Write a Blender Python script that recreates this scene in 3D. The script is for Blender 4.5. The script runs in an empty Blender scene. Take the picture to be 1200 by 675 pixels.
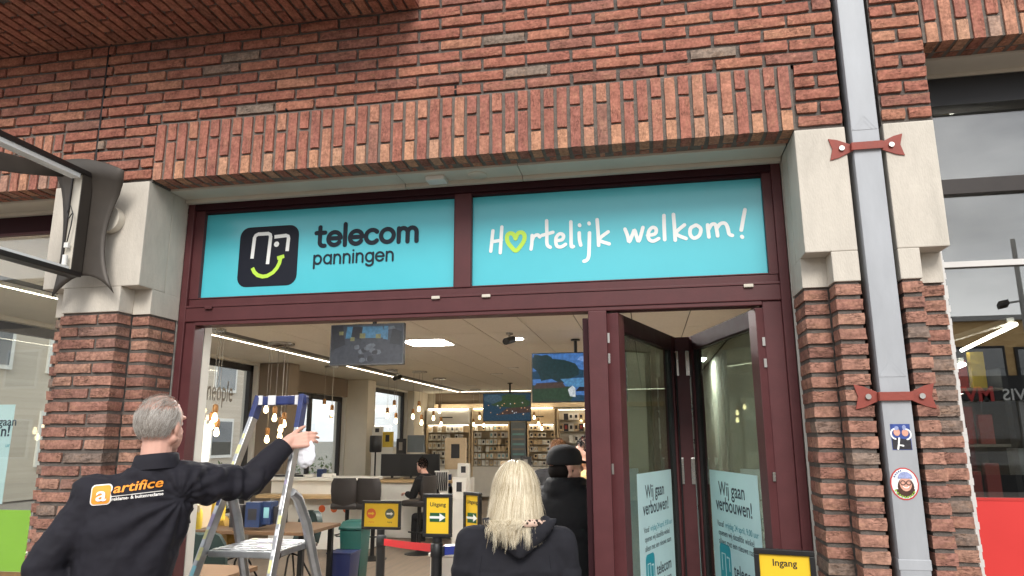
import bpy, bmesh, math, random
from mathutils import Vector, Matrix, noise
from mathutils.bvhtree import BVHTree

# ------------------------------------------------------------------ camera, sky, sun, exposure
scene = bpy.context.scene
col = scene.collection
CAM = Vector((2.5015, -3.1008, 1.70))
YAW, PITCH, ROLL = math.radians(-10.6371), math.radians(11.8886), math.radians(-0.251)
FPX = 828.458                                   # focal length in pixels of a 1200 px wide frame
fwd = Vector((math.sin(YAW)*math.cos(PITCH), math.cos(YAW)*math.cos(PITCH), math.sin(PITCH)))
_r = Vector((math.cos(YAW), -math.sin(YAW), 0)); _u = _r.cross(fwd)
camr = _r*math.cos(ROLL) + _u*math.sin(ROLL); camu = _u*math.cos(ROLL) - _r*math.sin(ROLL)
cd = bpy.data.cameras.new('camera'); cam = bpy.data.objects.new('camera', cd); col.objects.link(cam)
cd.sensor_width = 36.0; cd.lens = FPX/1200*36; cd.clip_start = 0.05; cd.clip_end = 2000
cam.matrix_world = Matrix(((camr.x, camu.x, -fwd.x, CAM.x), (camr.y, camu.y, -fwd.y, CAM.y), (camr.z, camu.z, -fwd.z, CAM.z), (0, 0, 0, 1)))
scene.camera = cam
scene.view_settings.view_transform = 'Standard'; scene.view_settings.look = 'None'
scene.view_settings.exposure = 1.06; scene.view_settings.gamma = 1.0
scene.render.engine = 'CYCLES'
scene.cycles.max_bounces = 10; scene.cycles.transparent_max_bounces = 16; scene.cycles.glossy_bounces = 4; scene.cycles.diffuse_bounces = 5
scene.cycles.caustics_reflective = False; scene.cycles.caustics_refractive = False
scene.cycles.sample_clamp_indirect = 4.0
scene.cycles.use_denoising = True

SUN_EL, SUN_AZ = math.radians(38), math.radians(168)     # azimuth clockwise from +y: behind the camera, a little to the right
world = bpy.data.worlds.new('World'); scene.world = world; world.use_nodes = True
wn, wl = world.node_tree.nodes, world.node_tree.links
wn.clear()
wo = wn.new('ShaderNodeOutputWorld'); bg = wn.new('ShaderNodeBackground'); sky = wn.new('ShaderNodeTexSky')
sky.sky_type = 'NISHITA'; sky.sun_disc = False; sky.sun_elevation = SUN_EL; sky.sun_rotation = SUN_AZ
sky.air_density = 1.0; sky.dust_density = 3.0; sky.ozone_density = 1.0
tcw = wn.new('ShaderNodeTexCoord'); mpw = wn.new('ShaderNodeMapping'); mpw.inputs['Scale'].default_value = (1, 1, 2.6)
nzw = wn.new('ShaderNodeTexNoise'); nzw.inputs['Scale'].default_value = 2.2; nzw.inputs['Detail'].default_value = 6; nzw.inputs['Roughness'].default_value = .55
rpw = wn.new('ShaderNodeValToRGB'); rpw.color_ramp.elements[0].position = .36; rpw.color_ramp.elements[1].position = .66
rpw.color_ramp.elements[0].color = (4.2, 4.5, 5.0, 1); rpw.color_ramp.elements[1].color = (13.0, 13.2, 13.4, 1)   # overcast cloud deck
mxw = wn.new('ShaderNodeMixRGB'); mxw.inputs[0].default_value = .88
wl.new(tcw.outputs['Generated'], mpw.inputs['Vector']); wl.new(mpw.outputs[0], nzw.inputs['Vector']); wl.new(nzw.outputs['Fac'], rpw.inputs[0])
wl.new(sky.outputs[0], mxw.inputs[1]); wl.new(rpw.outputs[0], mxw.inputs[2])
wl.new(mxw.outputs[0], bg.inputs[0]); bg.inputs[1].default_value = 0.095; wl.new(bg.outputs[0], wo.inputs[0])
sd = bpy.data.lights.new('sun', 'SUN'); sd.energy = 1.3; sd.angle = math.radians(22); sd.color = (1, .955, .9)
sun = bpy.data.objects.new('sun', sd); col.objects.link(sun); sun.location = (0, -8, 14)
sdir = Vector((math.sin(SUN_AZ)*math.cos(SUN_EL), math.cos(SUN_AZ)*math.cos(SUN_EL), math.sin(SUN_EL)))
sun.rotation_euler = sdir.to_track_quat('Z', 'Y').to_euler()

def S(px, py, Y):
    """survey: the point at depth plane y=Y seen under a measured direction from the tripod"""
    d = fwd + camr*((px-600)/FPX) - camu*((py-337.5)/FPX)
    return CAM + d*((Y-CAM.y)/d.y)
def SZ(px, py, Z):
    d = fwd + camr*((px-600)/FPX) - camu*((py-337.5)/FPX)
    return CAM + d*((Z-CAM.z)/d.z)

# ------------------------------------------------------------------ materials
MATS = {}
def newmat(name):
    m = bpy.data.materials.new(name); m.use_nodes = True; MATS[name] = m
    nt = m.node_tree; b = nt.nodes['Principled BSDF']
    return m, nt, b
def pm(name, c, rough=.6, metal=0, var=.12, vs=6, bump=0, bs=60, spec=.5, stretch=(1, 1, 1), coat=0, sheen=0, emit=None, es=0, dirt=0, aspect=None):
    """principled with noise variation of colour, roughness and relief"""
    m, nt, b = newmat(name); N, L = nt.nodes, nt.links
    tc = N.new('ShaderNodeTexCoord'); mp = N.new('ShaderNodeMapping'); mp.inputs['Scale'].default_value = stretch
    L.new(tc.outputs['Object'], mp.inputs['Vector'])
    nz = N.new('ShaderNodeTexNoise'); nz.inputs['Scale'].default_value = vs; nz.inputs['Detail'].default_value = 6; nz.inputs['Roughness'].default_value = .62
    L.new(mp.outputs[0], nz.inputs['Vector'])
    rp = N.new('ShaderNodeValToRGB'); e = rp.color_ramp.elements
    e[0].position = .3; e[1].position = .72
    e[0].color = tuple(max(0, x*(1-var)) for x in c)+(1,); e[1].color = tuple(min(1, x*(1+var)) for x in c)+(1,)
    L.new(nz.outputs['Fac'], rp.inputs[0]); out = rp.outputs[0]
    if dirt:
        n2 = N.new('ShaderNodeTexNoise'); n2.inputs['Scale'].default_value = 2.3; n2.inputs['Detail'].default_value = 8; n2.inputs['Roughness'].default_value = .7
        L.new(mp.outputs[0], n2.inputs['Vector'])
        r2 = N.new('ShaderNodeValToRGB'); r2.color_ramp.elements[0].position = .52; r2.color_ramp.elements[1].position = .75
        L.new(n2.outputs['Fac'], r2.inputs[0]); ml = N.new('ShaderNodeMath'); ml.operation = 'MULTIPLY'; ml.inputs[1].default_value = dirt; L.new(r2.outputs[0], ml.inputs[0])
        mx = N.new('ShaderNodeMixRGB'); mx.inputs[2].default_value = tuple(x*.45 for x in c)+(1,); L.new(ml.outputs[0], mx.inputs[0]); L.new(out, mx.inputs[1]); out = mx.outputs[0]
    L.new(out, b.inputs['Base Color'])
    rr = N.new('ShaderNodeMapRange'); rr.inputs['To Min'].default_value = max(.02, rough-.1); rr.inputs['To Max'].default_value = min(1, rough+.1)
    L.new(nz.outputs['Fac'], rr.inputs['Value']); L.new(rr.outputs[0], b.inputs['Roughness'])
    b.inputs['Metallic'].default_value = metal; b.inputs['Specular IOR Level'].default_value = spec
    b.inputs['Coat Weight'].default_value = coat; b.inputs['Sheen Weight'].default_value = sheen
    if bump:
        n3 = N.new('ShaderNodeTexNoise'); n3.inputs['Scale'].default_value = bs; n3.inputs['Detail'].default_value = 5
        L.new(mp.outputs[0], n3.inputs['Vector']); bp = N.new('ShaderNodeBump'); bp.inputs['Strength'].default_value = bump; bp.inputs['Distance'].default_value = .01
        L.new(n3.outputs['Fac'], bp.inputs['Height']); L.new(bp.outputs[0], b.inputs['Normal'])
    if es:
        b.inputs['Emission Color'].default_value = tuple(emit or c)+(1,); b.inputs['Emission Strength'].default_value = es
    return m
def srgb(r, g, b):
    f = lambda v: (v/255/12.92) if v <= 10 else ((v/255+.055)/1.055)**2.4
    return (f(r), f(g), f(b))

def brick_mat(name, stops, foldscale=1.0, bump=.55):
    m, nt, b = newmat(name); N, L = nt.nodes, nt.links
    oi = N.new('ShaderNodeObjectInfo'); rp = N.new('ShaderNodeValToRGB'); rp.color_ramp.interpolation = 'LINEAR'
    el = rp.color_ramp.elements
    while len(el) < len(stops): el.new(.5)
    for e, (p, c) in zip(el, stops):
        g = .3*c[0]+.59*c[1]+.11*c[2]; e.position = p; e.color = tuple((x*.87+g*.13)*k_ for x, k_ in zip(c, (.93, .92, .92)))+(1,)
    L.new(oi.outputs['Random'], rp.inputs[0])
    tc = N.new('ShaderNodeTexCoord')
    ad = N.new('ShaderNodeVectorMath'); ad.operation = 'ADD'; sc_ = N.new('ShaderNodeVectorMath'); sc_.operation = 'SCALE'; sc_.inputs['Scale'].default_value = 37.0
    cx = N.new('ShaderNodeCombineXYZ'); L.new(oi.outputs['Random'], cx.inputs[0]); L.new(oi.outputs['Random'], cx.inputs[2]); L.new(cx.outputs[0], sc_.inputs[0])
    L.new(tc.outputs['Object'], ad.inputs[0]); L.new(sc_.outputs[0], ad.inputs[1])
    n1 = N.new('ShaderNodeTexNoise'); n1.inputs['Scale'].default_value = 22; n1.inputs['Detail'].default_value = 7; n1.inputs['Roughness'].default_value = .65; L.new(ad.outputs[0], n1.inputs['Vector'])
    r1 = N.new('ShaderNodeMapRange'); r1.inputs['From Min'].default_value = .3; r1.inputs['From Max'].default_value = .7; r1.inputs['To Min'].default_value = .66; r1.inputs['To Max'].default_value = 1.24; L.new(n1.outputs['Fac'], r1.inputs['Value'])
    mu = N.new('ShaderNodeMixRGB'); mu.blend_type = 'MULTIPLY'; mu.inputs[0].default_value = 1; L.new(rp.outputs[0], mu.inputs[1]); L.new(r1.outputs[0], mu.inputs[2])
    # dark sintered flecks and creases
    mp = N.new('ShaderNodeMapping'); mp.inputs['Scale'].default_value = (14*foldscale, 30*foldscale, 60*foldscale); L.new(ad.outputs[0], mp.inputs['Vector'])
    n2 = N.new('ShaderNodeTexNoise'); n2.inputs['Scale'].default_value = 1.0; n2.inputs['Detail'].default_value = 4; n2.inputs['Distortion'].default_value = 1.6; L.new(mp.outputs[0], n2.inputs['Vector'])
    ab = N.new('ShaderNodeMath'); ab.operation = 'SUBTRACT'; ab.inputs[1].default_value = .5; L.new(n2.outputs['Fac'], ab.inputs[0])
    a2 = N.new('ShaderNodeMath'); a2.operation = 'ABSOLUTE'; L.new(ab.outputs[0], a2.inputs[0])
    r2 = N.new('ShaderNodeMapRange'); r2.inputs['From Min'].default_value = 0; r2.inputs['From Max'].default_value = .03; r2.inputs['To Min'].default_value = .0; r2.inputs['To Max'].default_value = 1.0; L.new(a2.outputs[0], r2.inputs['Value'])
    n4 = N.new('ShaderNodeTexNoise'); n4.inputs['Scale'].default_value = 12; n4.inputs['Detail'].default_value = 2; L.new(ad.outputs[0], n4.inputs['Vector'])
    r4 = N.new('ShaderNodeMapRange'); r4.inputs['From Min'].default_value = .45; r4.inputs['From Max'].default_value = .6; L.new(n4.outputs['Fac'], r4.inputs['Value'])
    mxx = N.new('ShaderNodeMath'); mxx.operation = 'MAXIMUM'; L.new(r2.outputs[0], mxx.inputs[0])
    inv = N.new('ShaderNodeMath'); inv.operation = 'SUBTRACT'; inv.inputs[0].default_value = 1; L.new(r4.outputs[0], inv.inputs[1]); L.new(inv.outputs[0], mxx.inputs[1])
    n5 = N.new('ShaderNodeTexNoise'); n5.inputs['Scale'].default_value = 190; n5.inputs['Detail'].default_value = 3; L.new(ad.outputs[0], n5.inputs['Vector'])
    m5 = N.new('ShaderNodeMath'); m5.operation = 'MULTIPLY'; m5.inputs[1].default_value = .35; L.new(n5.outputs['Fac'], m5.inputs[0])
    hs = N.new('ShaderNodeMath'); hs.operation = 'ADD'; L.new(mxx.outputs[0], hs.inputs[0]); L.new(m5.outputs[0], hs.inputs[1])
    h2 = N.new('ShaderNodeMath'); h2.operation = 'ADD'; L.new(hs.outputs[0], h2.inputs[0]); L.new(n1.outputs['Fac'], h2.inputs[1])
    bp = N.new('ShaderNodeBump'); bp.inputs['Strength'].default_value = bump; bp.inputs['Distance'].default_value = .004; L.new(h2.outputs[0], bp.inputs['Height']); L.new(bp.outputs[0], b.inputs['Normal'])
    n6 = N.new('ShaderNodeTexNoise'); n6.inputs['Scale'].default_value = 14; n6.inputs['Detail'].default_value = 5; n6.inputs['Roughness'].default_value = .7; mp6 = N.new('ShaderNodeMapping'); mp6.inputs['Scale'].default_value = (1, 1, 2.6); mp6.inputs['Location'].default_value = (3.3, 7.1, 1.9); L.new(ad.outputs[0], mp6.inputs['Vector']); L.new(mp6.outputs[0], n6.inputs['Vector'])
    r6 = N.new('ShaderNodeMapRange'); r6.inputs['From Min'].default_value = .5; r6.inputs['From Max'].default_value = .72; r6.inputs['To Max'].default_value = .32; L.new(n6.outputs['Fac'], r6.inputs['Value'])
    m6 = N.new('ShaderNodeMixRGB'); m6.inputs[2].default_value = srgb(186, 144, 112)+(1,); L.new(r6.outputs[0], m6.inputs[0]); L.new(mu.outputs[0], m6.inputs[1])
    n7 = N.new('ShaderNodeTexNoise'); n7.inputs['Scale'].default_value = 75; n7.inputs['Detail'].default_value = 3; L.new(ad.outputs[0], n7.inputs['Vector'])
    r7 = N.new('ShaderNodeMapRange'); r7.inputs['From Min'].default_value = .3; r7.inputs['From Max'].default_value = .7; r7.inputs['To Min'].default_value = .72; r7.inputs['To Max'].default_value = 1.22; L.new(n7.outputs['Fac'], r7.inputs['Value'])
    m7 = N.new('ShaderNodeMixRGB'); m7.blend_type = 'MULTIPLY'; m7.inputs[0].default_value = 1; L.new(m6.outputs[0], m7.inputs[1]); L.new(r7.outputs[0], m7.inputs[2])
    r8 = N.new('ShaderNodeMapRange'); r8.inputs['To Min'].default_value = .5; r8.inputs['To Max'].default_value = 1.0; L.new(mxx.outputs[0], r8.inputs['Value'])
    m8 = N.new('ShaderNodeMixRGB'); m8.blend_type = 'MULTIPLY'; m8.inputs[0].default_value = 1; L.new(m7.outputs[0], m8.inputs[1]); L.new(r8.outputs[0], m8.inputs[2])
    L.new(m8.outputs[0], b.inputs['Base Color']); b.inputs['Roughness'].default_value = .88; b.inputs['Specular IOR Level'].default_value = .25
    return m
BR = [(0.0, srgb(140, 122, 108)), (.03, srgb(146, 126, 110)), (.045, srgb(152, 98, 82)), (.12, srgb(156, 102, 86)), (.3, srgb(172, 106, 84)), (.5, srgb(164, 100, 82)), (.7, srgb(180, 117, 90)), (.88, srgb(160, 96, 79)), (.96, srgb(186, 126, 97)), (1, srgb(190, 134, 103))]
brick_mat('red_brick', BR)
brick_mat('soldier_brick', [(0, srgb(152, 98, 84)), (.05, srgb(164, 138, 116)), (.08, srgb(164, 102, 86)), (.4, srgb(178, 110, 89)), (.6, srgb(166, 103, 88)), (.8, srgb(184, 121, 95)), (1, srgb(192, 134, 105))])
brick_mat('cut_brick', [(0, srgb(186, 132, 104)), (.4, srgb(200, 142, 106)), (.7, srgb(192, 144, 114)), (.9, srgb(180, 118, 94)), (1, srgb(172, 150, 132))], bump=.25)
brick_mat('pier_brick', [(0, srgb(134, 116, 105)), (.09, srgb(148, 126, 111)), (.12, srgb(150, 104, 90)), (.4, srgb(170, 120, 100)), (.6, srgb(178, 128, 107)), (.8, srgb(160, 108, 92)), (1, srgb(186, 140, 116))], bump=.8)
brick_mat('soffit_brick', [(0, srgb(150, 98, 80)), (.15, srgb(166, 108, 86)), (.5, srgb(176, 112, 88)), (.8, srgb(164, 98, 80)), (1, srgb(190, 130, 100))])
pm('mortar', srgb(102, 96, 91), .95, var=.22, vs=30, bump=.5, bs=160, spec=.2)
pm('mortar_light', srgb(116, 108, 101), .95, var=.2, vs=30, bump=.5, bs=160, spec=.2)
pm('concrete', srgb(198, 191, 179), .85, var=.08, vs=9, bump=.25, bs=90, spec=.25, dirt=.42, stretch=(1.8, 1.8, .55))
pm('cream_soffit', srgb(204, 197, 183), .6, var=.06, vs=4)
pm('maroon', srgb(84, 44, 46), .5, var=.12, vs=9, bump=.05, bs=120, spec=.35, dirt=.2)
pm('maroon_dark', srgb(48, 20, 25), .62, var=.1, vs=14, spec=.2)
pm('gasket', srgb(22, 20, 21), .6, var=.1)
pm('zinc', srgb(166, 169, 173), .6, metal=.1, var=.1, vs=7, bump=.06, bs=50, stretch=(1, 1, .35), dirt=.2, spec=.45)
pm('clamp_red', srgb(138, 62, 50), .62, var=.12, vs=30, bump=.1, bs=120)
pm('screw', srgb(190, 188, 184), .35, metal=.9)
pm('steel_brown', srgb(70, 64, 58), .5, metal=.3, var=.12, vs=10)
pm('dark_bronze', srgb(46, 41, 39), .45, metal=.35, var=.15, vs=12)
pm('sign_cyan', srgb(80, 190, 204), .22, var=.05, vs=1.6, spec=.5, coat=.1)
pm('sign_navy', srgb(16, 20, 34), .5, var=.05, spec=.3)
pm('sign_text', srgb(22, 34, 46), .5, var=.05, spec=.3)
pm('sign_white', srgb(236, 238, 236), .35, var=.02)
pm('sign_lime', srgb(186, 226, 74), .35, var=.02)
pm('white_paint', srgb(226, 224, 218), .5, var=.04, vs=8)
pm('white_seal', srgb(208, 206, 202), .5, var=.04)
pm('black_plastic', srgb(22, 22, 24), .45, var=.15)
pm('black_void', srgb(10, 10, 11), .9, var=.1)
pm('steel', srgb(176, 174, 170), .28, metal=1, var=.06)

def glass_mat(name, tint=(1, 1, 1), refl=1.0, ior=1.5, rough=.0, base=.0):
    m = bpy.data.materials.new(name); m.use_nodes = True; MATS[name] = m; nt = m.node_tree; N, L = nt.nodes, nt.links; N.clear()
    o = N.new('ShaderNodeOutputMaterial'); mx = N.new('ShaderNodeMixShader'); t = N.new('ShaderNodeBsdfTransparent'); g = N.new('ShaderNodeBsdfGlossy'); f = N.new('ShaderNodeLayerWeight')
    f.inputs[0].default_value = .5; t.inputs[0].default_value = tuple(tint)+(1,); g.inputs['Roughness'].default_value = rough
    pw = N.new('ShaderNodeMath'); pw.operation = 'POWER'; pw.inputs[1].default_value = 4.0; L.new(f.outputs['Facing'], pw.inputs[0])      # Schlick-like, the same from both sides of a pane
    ma = N.new('ShaderNodeMath'); ma.operation = 'MULTIPLY_ADD'; ma.inputs[1].default_value = .9; ma.inputs[2].default_value = .04*refl+base; ma.use_clamp = True
    L.new(pw.outputs[0], ma.inputs[0]); L.new(ma.outputs[0], mx.inputs[0]); L.new(t.outputs[0], mx.inputs[1]); L.new(g.outputs[0], mx.inputs[2]); L.new(mx.outputs[0], o.inputs[0])
    return m
glass_mat('window_glass', (.95, .97, .96), 1.6)
glass_mat('coated_glass', (.66, .68, .66), 2.0, base=.14)
glass_mat('door_glass', (.56, .63, .59), 2.0, base=.05)
glass_mat('clear_glass', (.97, .98, .97), 1.6)
def emit_mat(name, c, s):
    m = bpy.data.materials.new(name); m.use_nodes = True; MATS[name] = m; nt = m.node_tree; N, L = nt.nodes, nt.links; N.clear()
    o = N.new('ShaderNodeOutputMaterial'); e = N.new('ShaderNodeEmission'); e.inputs[0].default_value = tuple(c)+(1,); e.inputs[1].default_value = s; L.new(e.outputs[0], o.inputs[0]); return m

# ------------------------------------------------------------------ mesh helpers
class MB:
    def __init__(s): s.v = []; s.f = []
    def add(s, v, f):
        n = len(s.v); s.v += [tuple(p) for p in v]; s.f += [tuple(i+n for i in q) for q in f]; return s
    def box(s, x0, x1, y0, y1, z0, z1):
        return s.add([(x0, y0, z0), (x1, y0, z0), (x1, y1, z0), (x0, y1, z0), (x0, y0, z1), (x1, y0, z1), (x1, y1, z1), (x0, y1, z1)],
                     [(0, 3, 2, 1), (4, 5, 6, 7), (0, 1, 5, 4), (1, 2, 6, 5), (2, 3, 7, 6), (3, 0, 4, 7)])
    def obox(s, c, a, b, d):
        """box with half axes a, b, d"""
        c, a, b, d = Vector(c), Vector(a), Vector(b), Vector(d)
        if a.cross(b).dot(d) < 0: a = -a
        P = [c+a*i+b*j+d*k for k in (-1, 1) for i, j in ((-1, -1), (1, -1), (1, 1), (-1, 1))]
        return s.add(P, [(0, 3, 2, 1), (4, 5, 6, 7), (0, 1, 5, 4), (1, 2, 6, 5), (2, 3, 7, 6), (3, 0, 4, 7)])
    def bar(s, p, q, w, h, up=(0, 0, 1)):
        """rectangular bar from p to q: w across, h along up"""
        p, q = Vector(p), Vector(q); d = (q-p); t = d.normalized(); up = Vector(up); x = t.cross(up)
        if x.length < 1e-4: x = t.cross(Vector((1, 0, 0)))
        x.normalize(); y = x.cross(t).normalized()
        return s.obox((p+q)/2, x*w/2, y*h/2, d/2)
    def cyl(s, p, q, r0, r1=None, n=14, cap=True):
        p, q = Vector(p), Vector(q); r1 = r0 if r1 is None else r1; t = (q-p).normalized()
        x = t.cross(Vector((0, 0, 1)) if abs(t.z) < .9 else Vector((1, 0, 0))).normalized(); y = t.cross(x)
        P = [c+(x*math.cos(a)+y*math.sin(a))*r for c, r in ((p, r0), (q, r1)) for a in [2*math.pi*i/n for i in range(n)]]
        F = [(i, (i+1) % n, n+(i+1) % n, n+i) for i in range(n)]
        if cap: F += [tuple(range(n-1, -1, -1)), tuple(range(n, 2*n))]
        return s.add(P, F)
    def tube(s, pts, r, n=8, cap=True):
        pts = [Vector(p) for p in pts]; m = len(pts); rr = r if isinstance(r, (list, tuple)) else [r]*m
        P = []; prev = None
        for i, p in enumerate(pts):
            t = (pts[min(i+1, m-1)]-pts[max(i-1, 0)]).normalized()
            x = (t.cross(Vector((0, 0, 1)) if abs(t.z) < .95 else Vector((1, 0, 0)))) if prev is None else (prev-t*prev.dot(t))
            x.normalize(); prev = x; y = t.cross(x)
            P += [p+(x*math.cos(2*math.pi*k/n)+y*math.sin(2*math.pi*k/n))*rr[i] for k in range(n)]
        F = [(i*n+k, i*n+(k+1) % n, (i+1)*n+(k+1) % n, (i+1)*n+k) for i in range(m-1) for k in range(n)]
        if cap: F += [tuple(range(n-1, -1, -1)), tuple(range((m-1)*n, m*n))]
        return s.add(P, F)
    def lathe(s, prof, c=(0, 0, 0), n=18):
        c = Vector(c); P = []; F = []
        for r, z in prof: P += [c+Vector((max(r, 1e-4)*math.cos(2*math.pi*k/n), max(r, 1e-4)*math.sin(2*math.pi*k/n), z)) for k in range(n)]
        m = len(prof)
        F = [(i*n+k, i*n+(k+1) % n, (i+1)*n+(k+1) % n, (i+1)*n+k) for i in range(m-1) for k in range(n)]
        F += [tuple(range(n-1, -1, -1)), tuple(range((m-1)*n, m*n))]
        return s.add(P, F)
    def ball(s, c, r, nu=14, nv=9, M=None):
        c = Vector(c); r = (r, r, r) if not isinstance(r, (tuple, list)) else r; P = []; F = []
        for j in range(1, nv):
            th = math.pi*j/nv
            for k in range(nu):
                q = Vector((r[0]*math.sin(th)*math.cos(2*math.pi*k/nu), r[1]*math.sin(th)*math.sin(2*math.pi*k/nu), r[2]*math.cos(th)))
                P.append(c+(M @ q if M else q))
        top = Vector((0, 0, r[2])); P.append(c+(M @ top if M else top)); P.append(c-(M @ top if M else top)); a, b = len(P)-2, len(P)-1
        for j in range(nv-2):
            for k in range(nu): F.append((j*nu+k, (j+1)*nu+k, (j+1)*nu+(k+1) % nu, j*nu+(k+1) % nu))
        for k in range(nu): F.append((a, k, (k+1) % nu)); F.append((b, (nv-2)*nu+(k+1) % nu, (nv-2)*nu+k))
        return s.add(P, F)
    def prism(s, pts, o, u, v, t):
        """2D outline in plane o,u,v (counter-clockwise seen from u x v), thickness t backwards"""
        o, u, v = Vector(o), Vector(u), Vector(v); n = u.cross(v).normalized(); k = len(pts)
        P = [o+u*a+v*b for a, b in pts]+[o+u*a+v*b-n*t for a, b in pts]
        return s.add(P, [tuple(range(k)), tuple(range(2*k-1, k-1, -1))]+[(i, k+i, k+(i+1) % k, (i+1) % k) for i in range(k)])
    def loft(s, rings, cap=True):
        n = len(rings[0]); P = [p for r in rings for p in r]; m = len(rings)
        F = [(i*n+k, i*n+(k+1) % n, (i+1)*n+(k+1) % n, (i+1)*n+k) for i in range(m-1) for k in range(n)]
        if cap: F += [tuple(range(n-1, -1, -1)), tuple(range((m-1)*n, m*n))]
        return s.add(P, F)
    def mesh(s, name, bevel=0, smooth=False):
        me = bpy.data.meshes.new(name); me.from_pydata(s.v, [], s.f); me.update()
        if bevel:
            bm = bmesh.new(); bm.from_mesh(me)
            ed = [e for e in bm.edges if len(e.link_faces) == 2 and e.calc_face_angle(0) > .5]
            bmesh.ops.bevel(bm, geom=ed, offset=bevel, segments=2, affect='EDGES', profile=.6, clamp_overlap=True)
            bm.to_mesh(me); bm.free()
        if smooth:
            me.polygons.foreach_set('use_smooth', [True]*len(me.polygons))
            if smooth != 'all': me.set_sharp_from_angle(angle=math.radians(40))
        return me
    def build(s, name, m, parent=None, bevel=0, smooth=False):
        return link(name, s.mesh(name, bevel, smooth), m, parent)
def wloc(o):
    p = Vector((0, 0, 0))
    while o is not None:
        p = p+o.location+o.matrix_parent_inverse.translation if o.parent else p+o.location
        o = o.parent
    return p
def link(name, me, m=None, parent=None, loc=None):
    o = bpy.data.objects.new(name, me); col.objects.link(o)
    if m is not None and me is not None and not me.materials: me.materials.append(MATS[m] if isinstance(m, str) else m)
    if loc is not None: o.location = loc
    if parent is not None:
        o.parent = parent; o.matrix_parent_inverse = Matrix.Translation(-wloc(parent))
    return o
def thing(name, loc, label, cat, group=None):
    o = bpy.data.objects.new(name, None); col.objects.link(o); o.location = loc; o.empty_display_size = .1
    return tag(o, label, cat, group)
def tag(o, label=None, cat=None, group=None, kind=None):
    if label: o['label'] = label
    if cat: o['category'] = cat
    if group: o['group'] = group
    if kind: o['kind'] = kind
    return o
def clone(o, off, label=None, parent=None):
    """copy a thing with its parts and sub-parts, moved by off"""
    c = o.copy(); col.objects.link(c)
    if parent is None: c.location = o.location+Vector(off)
    else: c.parent = parent
    if label: c['label'] = label
    for ch in list(o.children): clone(ch, off, None, c)
    return c
def rot_clone(o, loc, rz, label=None):
    c = clone(o, (0, 0, 0), label); c.location = loc; c.rotation_euler = (0, 0, rz); return c

def text_geo(body, size, bold=0, shear=0, align='LEFT', space=1.0, wscale=1.0):
    cu = bpy.data.curves.new('t', 'FONT'); cu.body = body; cu.size = size; cu.offset = bold; cu.shear = shear; cu.align_x = align; cu.space_character = space; cu.resolution_u = 3
    o = bpy.data.objects.new('t', cu); col.objects.link(o); dg = bpy.context.evaluated_depsgraph_get(); dg.update()
    me = bpy.data.meshes.new_from_object(o.evaluated_get(dg)); v = [(p.co.x*wscale, p.co.y) for p in me.vertices]; f = [tuple(p.vertices) for p in me.polygons]
    bpy.data.objects.remove(o); bpy.data.curves.remove(cu); bpy.data.meshes.remove(me)
    return v, f
def text_on(name, body, size, o, u, v, m, parent=None, **kw):
    o, u, v = Vector(o), Vector(u).normalized(), Vector(v).normalized(); vs, fs = text_geo(body, size, **kw)
    return MB().add([o+u*a+v*b for a, b in vs], fs).build(name, m, parent)
def ribbon(mb, pts, w, o, u, v, lift=0.0, round_caps=True, taper=None):
    """a flat pen stroke along 2D points in plane o,u,v"""
    o, u, v = Vector(o), Vector(u), Vector(v); n = u.cross(v).normalized(); P = [Vector(p) for p in pts]
    L, Rr = [], []
    for i, p in enumerate(P):
        d = (P[min(i+1, len(P)-1)]-P[max(i-1, 0)]).normalized(); q = Vector((-d.y, d.x)); ww = w*(taper[i] if taper else 1)/2
        L.append(p+q*ww); Rr.append(p-q*ww)
    out = L[:]
    def cap(c, d, ww):
        a0 = math.atan2(d.y, d.x); return [c+Vector((math.cos(a0+math.pi/2-math.pi*k/6), math.sin(a0+math.pi/2-math.pi*k/6)))*ww for k in range(1, 6)]
    k = len(P); V = L+Rr; F = [(i, k+i, k+i+1, i+1) for i in range(k-1)]
    if round_caps:
        d1 = (P[-1]-P[-2]).normalized(); c1 = cap(P[-1], d1, w*(taper[-1] if taper else 1)/2); n0 = len(V); V = V+c1; F.append(tuple([k-1]+[n0+i for i in range(5)]+[2*k-1])[::-1])
        d0 = (P[0]-P[1]).normalized(); c0 = cap(P[0], d0, w*(taper[0] if taper else 1)/2); n0 = len(V); V = V+c0; F.append(tuple([k]+[n0+i for i in range(5)]+[0])[::-1])
    rise = [lift+.00003*(i % k) for i in range(2*k)]+([lift+.00003*k]*5+[lift]*5 if round_caps else [])
    mb.add([o+u*p.x+v*p.y+n*h_ for p, h_ in zip(V, rise)], F)
def arc(cx, cy, rx, ry, a0, a1, n=14):
    return [(cx+rx*math.cos(math.radians(a0+(a1-a0)*i/n)), cy+ry*math.sin(math.radians(a0+(a1-a0)*i/n))) for i in range(n+1)]
def rrect(w, h, r, n=6):
    P = []
    for cx, cy, a in ((w-r, h-r, 0), (r, h-r, 90), (r, r, 180), (w-r, r, 270)): P += arc(cx, cy, r, r, a, a+90, n)
    return P
# ------------------------------------------------------------------ setting: ground, rooms
rnd = random.Random(7)
pm('paving', srgb(124, 117, 110), .85, var=.2, vs=3, bump=.4, bs=40)
tag(MB().add([(-300, -300, 0), (300, -300, 0), (300, .36, 0), (-300, .36, 0)], [(0, 1, 2, 3)]).build('pavement', 'paving'), kind='structure')
pm('terrain', srgb(118, 116, 108), .9, var=.2, vs=.4)
tag(MB().add([(-300, 40, -.05), (300, 40, -.05), (300, 300, -.05), (-300, 300, -.05)], [(0, 1, 2, 3)]).build('terrain', 'terrain'), kind='structure')
tag(MB().add([(-300, .36, -.05), (-4.3, .36, -.05), (-4.3, 40, -.05), (-300, 40, -.05)], [(0, 1, 2, 3)]).build('side_street', 'paving'), kind='structure')

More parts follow.
